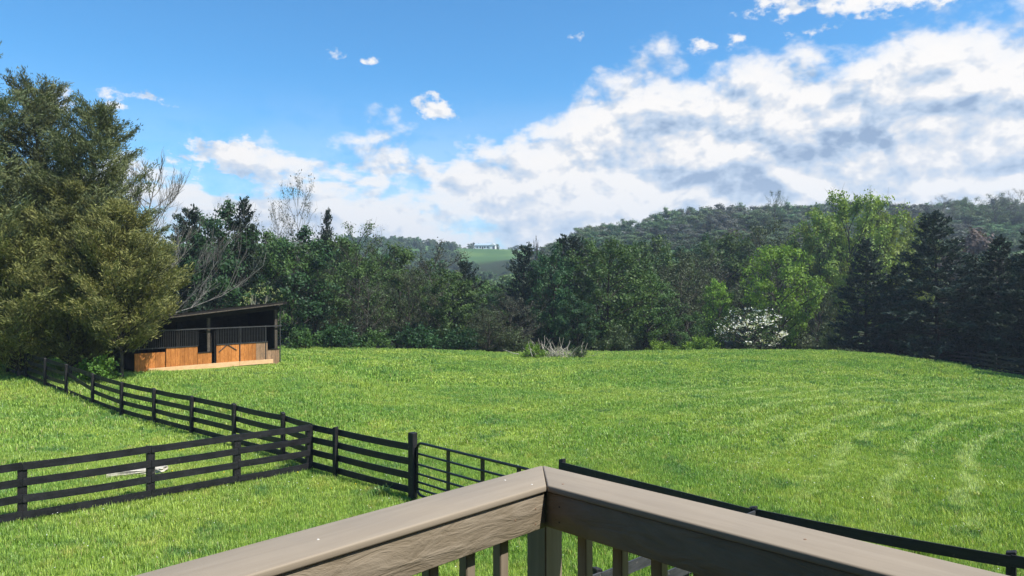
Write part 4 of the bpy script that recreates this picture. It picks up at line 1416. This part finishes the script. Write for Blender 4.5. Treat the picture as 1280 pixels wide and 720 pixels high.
x, y, z = at(172, 43.0)
bt = empty('bare_tree', (x, y, z)); tag(bt, 'leafless grey tree with fine bare branches between the cedars and the shed', 'tree')
link('trunk', bare_tree(21, 13.2, 6.3, 0.16, 36, 9, 6, 'bark_grey', 0.13, vert=0.15, lean=0.05, tr2=0.012), None, bt)

# ---- shrub by the fence, sapling behind the shed
x, y, z = at(122, 33.6)
plant_tree('shrub', shrub(31, 1.15, 1.25, 'leaf_shrub', 34, 60, 0.13, 0.2), x, y, z, 'bright green leafy bush behind the board fence at the foot of the cedars', 'shrub', names=('stems', 'foliage'))
x, y, z = at(328, 48.0)
sm_ = bare_tree(41, 4.4, 1.9, 0.55, 9, 5, 2, 'bark_dead', 0.04, vert=0.5, tr2=0.012)
rg = np.random.default_rng(5)
cc = []
for k in range(46):
    a_ = rg.uniform(-1.3, 1.3); zz_ = rg.uniform(3.1, 5.2)
    c0 = np.array([a_, rg.normal(0, .4), zz_ - abs(a_) * 0.5]); cc.append(c0 + rg.normal(0, 0.07, (7, 3)))
cc = np.concatenate(cc)
plant_tree('sapling', (sm_, leaf_mesh('crown', cc, rg.normal(0, 1, cc.shape), 0.12, rg, M['leaf_pale'], aspect=0.6)), x, y, z,
           'pale thin sapling showing its top leaves above the right end of the shed roof', 'sapling')

# ---- prototypes
P = {}
P['dark'] = [broadleaf(101, 13, 5.0, 1.0, 'leaf_dark', 'bark_dark', 26, 8, 52, 0.30, 0.75), broadleaf(102, 12, 4.4, 0.8, 'leaf_dark', 'bark_dark', 24, 8, 52, 0.30, 0.8)]
P['mid'] = [broadleaf(103, 13, 4.8, 1.5, 'leaf_mid', 'bark_dark', 26, 8, 46, 0.28, 0.7), broadleaf(104, 12, 5.4, 1.0, 'leaf_mid', 'bark_dark', 26, 8, 46, 0.28, 0.75)]
P['dull'] = [broadleaf(105, 13, 5.0, 0.8, 'leaf_dull', 'bark', 28, 9, 26, 0.22, 0.75, nter=3, vert=.15), broadleaf(106, 11, 5.2, 0.4, 'leaf_dull', 'bark', 28, 9, 24, 0.22, 0.8, nter=3, vert=.15)]
P['grey'] = [broadleaf(107, 12, 4.6, 1.0, 'leaf_grey', 'bark', 28, 9, 13, 0.20, 0.7, nter=5, vert=.25)]
P['cedar'] = [conifer(108, 12, 2.6, 'dark_cedar', 'bark_dark', 80, 8, 15, 0.34, 0.32, power=0.75, rag=0.55, lean=(.04, .02)), conifer(109, 12, 3.4, 'dark_cedar', 'bark_dark', 80, 8, 13, 0.38, 0.34, power=0.5, rag=0.5)]
P['spruce'] = [conifer(110, 15, 4.8, 'spruce', 'bark_dark', 130, 11, 15, 0.42, 0.30, up0=0.25, droop=0.25, power=0.72, rag=0.22, base=0.03),
               conifer(111, 15, 5.2, 'spruce', 'bark_dark', 130, 11, 15, 0.42, 0.30, up0=0.25, droop=0.25, power=0.66, rag=0.28, base=0.03)]
P['bud'] = [broadleaf(112, 16, 6.3, 3.0, 'leaf_bud', 'bark', 38, 11, 64, 0.26, 0.7, nter=4, vert=0.55, shape=0.8), broadleaf(113, 15, 5.6, 2.5, 'leaf_bud', 'bark', 34, 11, 64, 0.26, 0.6, nter=4, vert=0.55, shape=0.8)]
P['fresh'] = [broadleaf(114, 10.5, 4.5, 1.4, 'leaf_fresh', 'bark', 30, 9, 44, 0.24, 0.6), broadleaf(115, 9, 3.0, 0.8, 'leaf_fresh', 'bark', 26, 8, 36, 0.24, 0.55, shape=1.3)]
P['sparse'] = [broadleaf(116, 15, 4.2, 5.0, 'leaf_grey', 'bark_grey', 24, 8, 7, 0.20, 0.7, nter=4, vert=0.3, trunk_r=0.16), broadleaf(117, 13, 5.6, 4.0, 'leaf_mid', 'bark', 24, 8, 14, 0.22, 0.7, nter=4, vert=0.1, trunk_r=0.2)]
P['shrub_g'] = [shrub(118, 2.0, 1.9, 'leaf_mid', 40, 60, 0.2, 0.34), shrub(119, 2.2, 1.8, 'leaf_fresh', 36, 60, 0.2, 0.34)]
P['shrub_d'] = [shrub(120, 2.3, 2.4, 'leaf_dull', 44, 50, 0.2, 0.4), shrub(121, 2.3, 2.2, 'leaf_dark', 44, 60, 0.22, 0.4)]
P['far'] = [broadleaf(130 + k, 14, 6.0 + k % 2, 1.0, m_, 'bark', 22, 6, 58, 0.48, 1.15, twig=False, outk=2.6) for k, m_ in enumerate(('far_a', 'far_b', 'far_c', 'far_d', 'far_b', 'far_e'))]
P['hill'] = [broadleaf(140 + k, 9, 5.2, 0.5, m_, 'bark', 14, 4, 44, 0.75, 1.4, twig=False, outk=2.6) for k, m_ in enumerate(('far_a', 'far_b', 'far_d'))]
P['barefar'] = [(bare_tree(150, 14, 6, 0.3, 26, 6, 3, 'bark', 0.2, vert=0.5, tr2=0.04), None)]
NATURAL = {'dark': 12.5, 'mid': 12.5, 'dull': 12, 'grey': 12, 'cedar': 12, 'spruce': 15, 'bud': 16, 'fresh': 10, 'sparse': 14, 'shrub_g': 2.2, 'shrub_d': 2.6, 'far': 14, 'hill': 9, 'barefar': 14}
NATR = {'dark': 5.0, 'mid': 5.2, 'dull': 5.4, 'grey': 5.0, 'cedar': 2.8, 'spruce': 4.6, 'bud': 6.3, 'fresh': 4.6, 'sparse': 5.0, 'shrub_g': 2.3, 'shrub_d': 2.5, 'far': 6.5, 'hill': 5.5, 'barefar': 5}
NAMES = {'dark': 'leafy_tree', 'mid': 'leafy_tree', 'dull': 'olive_tree_crown', 'grey': 'budding_tree', 'cedar': 'cedar_tree', 'spruce': 'spruce_tree', 'bud': 'budding_tree', 'fresh': 'leafy_tree', 'sparse': 'budding_tree', 'shrub_g': 'shrub', 'shrub_d': 'shrub', 'far': 'hillside_tree', 'hill': 'hilltop_tree', 'barefar': 'bare_tree'}
NAMES['dull'] = 'leafy_tree'


def grow(kind, px, Y, ytop, hw=None, label='', group=None, v=None, z=None):
    x, y, z0 = at(px, Y)
    if z is not None: z0 = z
    H = EYE + (360 - ytop) / FPX * Y - z0
    sz = H / NATURAL[kind]
    sw = (hw / FPX * Y) / NATR[kind] if hw else sz
    var = P[kind]
    me = var[(v if v is not None else random.randrange(len(var))) % len(var)]
    sh_ = kind.startswith('shrub')
    return plant_tree(NAMES[kind], me, x, y, z0 - 0.1, label, 'shrub' if sh_ else 'tree', group, random.uniform(0, 6.28),
                      (sw, sw, sz), ('stems', 'foliage') if sh_ else ('trunk', 'crown'))


G = grow
# left group behind the shed
G('cedar', 232, 58, 262, 34, 'dark cedar showing behind the bare branches left of the shed', v=1)
G('dark', 268, 60, 262, 56, 'dense dark green tree standing behind the middle of the shed roof', v=0)
G('sparse', 292, 63, 232, 34, 'thin-topped tree rising above the dark trees over the shed', v=1)
G('cedar', 309, 62, 248, 34, 'black-green cedar with a ragged tip above the shed', v=0)
G('mid', 330, 66, 272, 56, 'round dark green tree above the right end of the shed', v=1)
G('sparse', 372, 78, 226, 36, 'tall slender pale-barked tree with tiny leaves against the sky', v=0)
G('sparse', 347, 80, 262, 26, 'bare-topped thin tree left of the tall slender pale-barked tree', v=0)
G('cedar', 403, 78, 260, 22, 'small pointed cedar alone on the skyline, left of centre', v=0)
G('mid', 430, 84, 284, 44, 'soft green tree just right of the lone pointed cedar', v=1)
G('sparse', 452, 77, 262, 46, 'wide airy light green tree arching on the skyline left of the far hill', v=1)
G('dark', 365, 68, 292, 56, 'dark leafy tree right of the shed, its skirt reaching the pasture', v=0)
G('mid', 410, 80, 292, 58, 'green tree standing below the small pointed cedar', v=0)
G('dull', 392, 71, 325, 40, 'dull twiggy tree at the edge of the pasture right of the shed', v=0)
G('mid', 446, 74, 318, 52, 'dark green tree in the wood edge below the wide airy tree', v=1)
G('grey', 458, 69, 345, 36, 'grey-brown budding tree in front of the dark wood edge', v=0)
G('mid', 495, 82, 296, 58, 'green tree reaching the skyline where the far hill begins', v=1)
G('dull', 512, 75, 322, 40, 'olive twiggy tree at centre left of the wood edge', v=1)
G('grey', 545, 80, 306, 56, 'grey budding tree with a broad airy crown left of the far meadow', v=0)
G('mid', 560, 72, 336, 46, 'dark round tree at the pasture edge below the far meadow', v=0)
G('cedar', 583, 78, 328, 26, 'low dark cedar left of the farmhouse line of sight', v=1)
G('mid', 606, 86, 338, 48, 'dark leafy tree directly below the farmhouse', v=1)
G('grey', 640, 72, 368, 46, 'low spreading grey-olive tree with pale buds near the brush pile', v=0)
G('dull', 612, 69, 378, 40, 'pale olive bushy tree left of the brush pile', v=1)
G('cedar', 652, 82, 308, 30, 'dark cedar right of the farmhouse on the skyline', v=1)
G('dark', 690, 78, 312, 40, 'dark leafy tree behind the brush pile', v=0)
G('grey', 676, 86, 318, 30, 'thin grey tree between two dark trees at the centre', v=0)
G('cedar', 716, 84, 298, 36, 'broad dark cedar right of centre in the wood edge', v=1)
G('mid', 765, 76, 300, 62, 'tall soft green tree with hanging boughs right of the brush pile', v=0)
G('mid', 742, 88, 288, 50, 'green tree with its crown on the rise right of centre', v=1)
G('dark', 722, 72, 372, 30, 'dark bushy tree in front of the broad cedar', v=0)
G('mid', 808, 80, 338, 46, 'green lower tree right of the tall soft green tree', v=0)
G('dull', 850, 90, 310, 58, 'olive tree behind the small fresh green tree', v=1)
G('mid', 815, 98, 296, 52, 'green tree in the wood halfway up to the hill', v=0)
G('mid', 905, 106, 292, 58, 'soft green tree behind the dogwood', v=0)
G('dull', 950, 110, 284, 54, 'olive tree behind the bright round tree', v=0)
G('fresh', 895, 86, 332, 34, 'small fresh green tree of narrow shape left of the dogwood', v=1)
G('fresh', 977, 82, 308, 52, 'round bright yellow-green tree in the wood edge right of the dogwood', v=0)
G('mid', 862, 83, 385, 26, 'low green tree at the pasture edge left of the dogwood', v=1)
G('dull', 1020, 86, 360, 34, 'twiggy olive tree between the bright round tree and the dark spruces', v=0)
G('bud', 1062, 97, 238, 70, 'tall airy yellow-green tree on the skyline behind the spruces', v=0)
G('bud', 1120, 100, 243, 62, 'tall yellow-green tree right behind the tallest spruce', v=1)
G('bud', 1026, 100, 252, 44, 'slimmer yellow-green tree at the left side of the tall airy one', v=1)
G('spruce', 1082, 72, 298, 42, 'dark spruce at the left end of the evergreen row by the far fence', v=0)
G('spruce', 1172, 66, 264, 60, 'tallest dark spruce in the evergreen row by the far fence', v=1)
G('spruce', 1122, 71, 330, 36, 'shorter dark spruce between the left end one and the tallest', v=0)
G('spruce', 1248, 61, 296, 52, 'dark spruce at the right in the evergreen row', v=0)
G('spruce', 1290, 57, 282, 50, 'dark spruce cut off by the right edge of the photo', v=1)
G('spruce', 1215, 67, 318, 40, 'dark spruce in the gap right of the tallest spruce', v=0)
G('dull', 1218, 88, 300, 34, 'olive tree with a tawny top behind the evergreen row', v=1)
G('far', 1208, 120, 290, 52, 'reddish budding tree behind the evergreen row', v=5)

# the evergreen row and the wood go on past the right edge of the photo, the cedars past the left
for px, Y, yt, hw, v_ in ((1360, 52, 278, 58, 0), (1420, 47, 250, 66, 1), (1500, 43, 262, 66, 0), (1590, 40, 230, 76, 1), (1690, 37, 245, 80, 0)):
    G('spruce', px, Y, yt, hw, 'dark spruce of the evergreen row beyond the right edge of the photo', 'evergreens beyond the right edge', v=v_)
for px, Y, yt, hw in ((1390, 64, 262, 60), (1470, 58, 255, 64), (1560, 54, 240, 70), (1660, 50, 232, 76), (1780, 44, 225, 84), (1900, 40, 215, 90)):
    G('mid', px, Y, yt, hw, 'green tree behind the evergreen row beyond the right edge of the photo', 'trees beyond the right edge')
for px, Y, yt, hw in ((120, 56, 262, 60), (40, 58, 250, 70), (-60, 60, 246, 70), (-170, 58, 238, 76), (-290, 54, 232, 80), (-420, 48, 224, 86)):
    G('dark', px, Y, yt, hw, 'dark green tree hidden behind the cedars', 'trees behind the cedars')
c12 = [o_ for o_ in bpy.data.objects if o_.get('label', '').startswith('second olive green cedar in')][0]
for px, Y, s_ in ((-190, 35.5, 0.95), (-330, 35.0, 1.05), (-480, 33.0, 0.9)):
    x, y, z = at(px, Y)
    plant_tree('cedar_tree', [c_.data for c_ in c12.children], x, y, z, 'olive green cedar of the row going on beyond the left edge of the photo', group='cedars beyond the left edge', rz=px * 0.01, s=(s_, s_, s_))

# white dogwood
m_d = broadleaf(160, 5.2, 3.4, 0.8, 'leaf_mid', 'bark', 20, 7, 16, 0.2, 0.45)
rg = np.random.default_rng(161)
cc = []
for k in range(260):
    ph = rg.uniform(0, 6.283); cz_ = rg.uniform(-0.7, 1.0); rr0 = math.sqrt(1 - cz_ * cz_) * 3.3
    c0 = np.array([math.cos(ph) * rr0, math.sin(ph) * rr0, 3.0 + cz_ * 2.1]) * rg.uniform(0.75, 1.0)
    if math.sin(c0[0] * 2.1 + 1) + math.sin(c0[2] * 2.3 + c0[1]) < -0.35 + (0.9 if c0[2] < 2.4 else 0): continue
    cc.append(c0 + rg.normal(0, 1, (11, 3)) * np.array([0.26, 0.26, 0.08]))
cc = np.concatenate(cc)
dd = rg.normal(0, 1, cc.shape); dd[:, 2] *= 0.3
bl = leaf_mesh('blossom', cc, dd, 0.17, rg, M['blossom'], aspect=0.9, flat=1.5)
x, y, z = at(938, 80)
zt = EYE + (360 - 380) / FPX * 80
s_ = (zt - z) / 5.3
plant_tree('dogwood', (m_d[0], m_d[1], bl), x, y, z - 0.1, 'white flowering dogwood in the wood edge left of the bright round tree', rz=1.0, s=(s_ * 1.05, s_ * 1.05, s_), names=('trunk', 'crown', 'blossom'))

# shrubs along the foot of the wood
G('shrub_g', 876, 74, 414, 28, 'bright green arching shrub at the pasture edge left of the dogwood', v=1)
G('shrub_g', 826, 77, 420, 26, 'green shrub at the pasture edge left of the arching shrub', v=1)
G('shrub_g', 930, 84, 420, 22, 'green shrub under the white dogwood', v=0)
G('shrub_d', 995, 82, 408, 34, 'brownish shrub beneath the bright round tree', v=0)
G('shrub_d', 1042, 80, 398, 26, 'olive shrub left of the evergreen row', v=0)
G('shrub_g', 668, 60.5, 424, 19, 'green shrub at the left side of the brush pile', v=1)
G('shrub_d', 723, 60.5, 430, 15, 'small olive shrub at the right side of the brush pile', v=0)
G('shrub_d', 770, 72, 402, 34, 'dull shrub right of the brush pile at the wood edge', v=0)
G('shrub_d', 640, 70, 408, 34, 'dull shrub at the wood edge left of the brush pile', v=0)
G('shrub_d', 575, 68, 402, 38, 'dark shrub at the pasture edge below the dark round tree', v=1)
G('shrub_d', 520, 67, 398, 36, 'dark leafy shrub at the pasture edge, centre left', v=1)
G('shrub_g', 470, 66, 404, 30, 'mid green shrub at the pasture edge, second to the right of the shed', v=0)
G('shrub_d', 420, 64, 396, 36, 'dark shrub at the pasture edge right of the shed', v=1)
G('shrub_g', 378, 61, 402, 26, 'mid green shrub just right of the shed', v=0)
G('shrub_d', 1110, 74, 405, 30, 'dark shrub under the left spruces', v=1)

# brush pile
x, y, z = at(694, 60.8)
rg = np.random.default_rng(55)
tb = []
for k in range(120):
    b0 = np.array([rg.normal(0, 1.15), rg.normal(0, 0.5), rg.uniform(-0.1, 0.35)])
    d = unit(np.array([rg.normal(0, 0.9), rg.normal(0, .6), rg.uniform(0.15, 1.2)]))
    L = rg.uniform(0.5, 1.7)
    tb.append((curve_pts(b0, d, L, 4, 0.1, 0.14, rg), np.linspace(rg.uniform(0.018, 0.05), 0.010, 4)))
o = link('brush_pile', tubes_mesh('brush_pile', tb, 4, M['bark_dead']))
o.location = (x, y, z); tag(o, 'tangled pile of bleached dead branches at the far edge of the pasture', 'brush pile')

# ---- the wood behind, hillside and hilltop
def free_px(px, y0, y1):
    return True


rg = np.random.default_rng(77)
# low filler trees in the valley behind the front row
cnt = 0
for k in range(44):
    px = 380 + (1010 - 380) * (k + rg.random()) / 44
    Y = rg.uniform(92, 128)
    yt = np.interp(px, [300, 470, 520, 600, 650, 700, 760, 850, 1010], [296, 304, 326, 346, 338, 314, 304, 302, 292]) + rg.uniform(0, 22)
    G(['dull', 'mid', 'grey', 'dark'][k % 4], px, Y, yt, rg.uniform(34, 52), 'one of the mixed dull green trees massed in the hollow behind the wood edge', 'trees massed in the hollow')
for k in range(16):
    px = 185 + 230 * (k + rg.random()) / 16
    G(['dark', 'mid', 'dull'][k % 3], px, rg.uniform(84, 104), rg.uniform(296, 318), rg.uniform(30, 42), 'one of the dark green trees massed behind the trees beyond the shed', 'trees massed beyond the shed')
# hillside canopy on the right
lab = 'one of the rounded trees covering the hillside at the right, blurred by distance'
rows = [(150, 0.25), (185, 0.45), (220, 0.65), (255, 0.85), (290, 1.0), (320, 1.05)]
for Y0, f in rows:
    stp = 5.6 / Y0 * FPX * 1.0
    px = 640 + rg.uniform(0, stp)
    while px < 2000:
        Y = Y0 + rg.uniform(-14, 14)
        ysk = np.interp(px, [640, 690, 740, 800, 840, 880, 940, 1000, 1060, 1150, 1200, 1280, 1330], [306, 300, 284, 276, 262, 258, 255, 252, 254, 258, 252, 248, 246])
        yb = np.interp(px, [640, 800, 1000, 1300], [350, 350, 345, 340])
        yt = yb + (ysk - yb) * min(f, 1.0) + rg.uniform(-5, 7)
        x, y, z0 = at(px, Y)
        H = EYE + (360 - yt) / FPX * Y - z0
        H = min(max(H, 8.0), 19.0)
        yt = 360 - (z0 + H - EYE) * FPX / Y
        if not (Y0 > 200 and px < 690):
            G('far', px, Y, yt, rg.uniform(6.6, 9.8) / Y * FPX, lab, 'trees on the right hillside', v=int(rg.choice([0, 1, 2, 3, 4, 1, 2, 0, 5], p=[.22, .14, .06, .14, .13, .1, .06, .14, .01])))
        px += stp * rg.uniform(0.75, 1.25) * (1.0 if px < 1330 else 2.0)
# skyline trees that stand out
for px, yt, hw, k_, v_, l_ in ((970, 232, 14, 'sparse', 1, 'small tree with a flat crown standing proud of the hill skyline'),
                             (1180, 246, 20, 'sparse', 0, 'thin open tree on the hill skyline right of the tall yellow-green trees'),
                             (1212, 242, 20, 'sparse', 1, 'open leafy tree on the hill skyline at the right, second from the gap'),
                             (1246, 236, 22, 'sparse', 1, 'tallest open tree on the hill skyline near the right edge'),
                             (1274, 238, 20, 'sparse', 0, 'open tree on the hill skyline at the right edge of the photo')):
    G(k_, px, 250, yt, hw, l_, v=v_, z=tz(U(px) * 250, 250))
# bare trees on the skyline right of the farmhouse
for px, yt, hw, l_ in ((668, 286, 12, 'left one of the bare trees on the skyline right of the farmhouse'), (702, 284, 11, 'right one of the bare trees on the skyline right of the farmhouse')):
    G('barefar', px, 150, yt, hw, l_)
# trees of the far hill skyline
n_h = 0
for k in range(240):
    px = rg.uniform(430, 585)
    Y = rg.uniform(330, 665)
    lim = np.interp(px, [455, 520, 570, 600], [470, 500, 560, 640])
    if px > 572 - (Y < 420) * 25 and Y < 610: continue
    G('hill', px, Y, 360 - (tz(U(px) * Y, Y) + rg.uniform(4.5, 7.0) - EYE) * FPX / Y, rg.uniform(5, 8), 'one of the small distant trees covering the far hill left of the farmhouse', 'trees on the far hill')
for px, Y, h, w in ((592, 640, 9, 5), (600, 645, 9, 5), (608, 650, 9, 5.5), (615, 645, 8.5, 5), (621.5, 630, 7.5, 3.6), (588, 596, 6, 4), (630, 650, 4, 5), (638, 640, 4, 5), (646, 600, 4, 6), (655, 560, 5, 6)):
    G('hill', px, Y, 360 - (tz(U(px) * Y, Y) + h - EYE) * FPX / Y, w, 'one of the small distant trees lined up behind and beside the white farmhouse', 'trees by the farmhouse')
for k in range(14):
    px = rg.uniform(560, 690); Y = rg.uniform(300, 400)
    G('hill', px, Y, 360 - (tz(U(px) * Y, Y) + rg.uniform(4, 8) - EYE) * FPX / Y, rg.uniform(8, 13), 'one of the scattered trees in the valley below the far meadow', 'trees below the far meadow', v=int(rg.integers(0, 3)))

# ------------------------------------------------------------------ haze
bm = bmesh.new(); box_bm(bm, (0, 250, 32), 2400, 1500, 84)
me = bpy.data.meshes.new('haze'); bm.to_mesh(me); bm.free()
hm, t, out = material('haze_air')
pv = t.new('ShaderNodeVolumePrincipled')
pv.inputs['Color'].default_value = (0.72, 0.84, 1.0, 1)
pv.inputs['Density'].default_value = 0.00042
pv.inputs['Anisotropy'].default_value = 0.2
t.l.new(pv.outputs[0], out.inputs['Volume'])
HAZE = True
if HAZE:
    o = link('haze', me, hm); tag(o, 'thin blue air haze over the valley', kind='stuff')
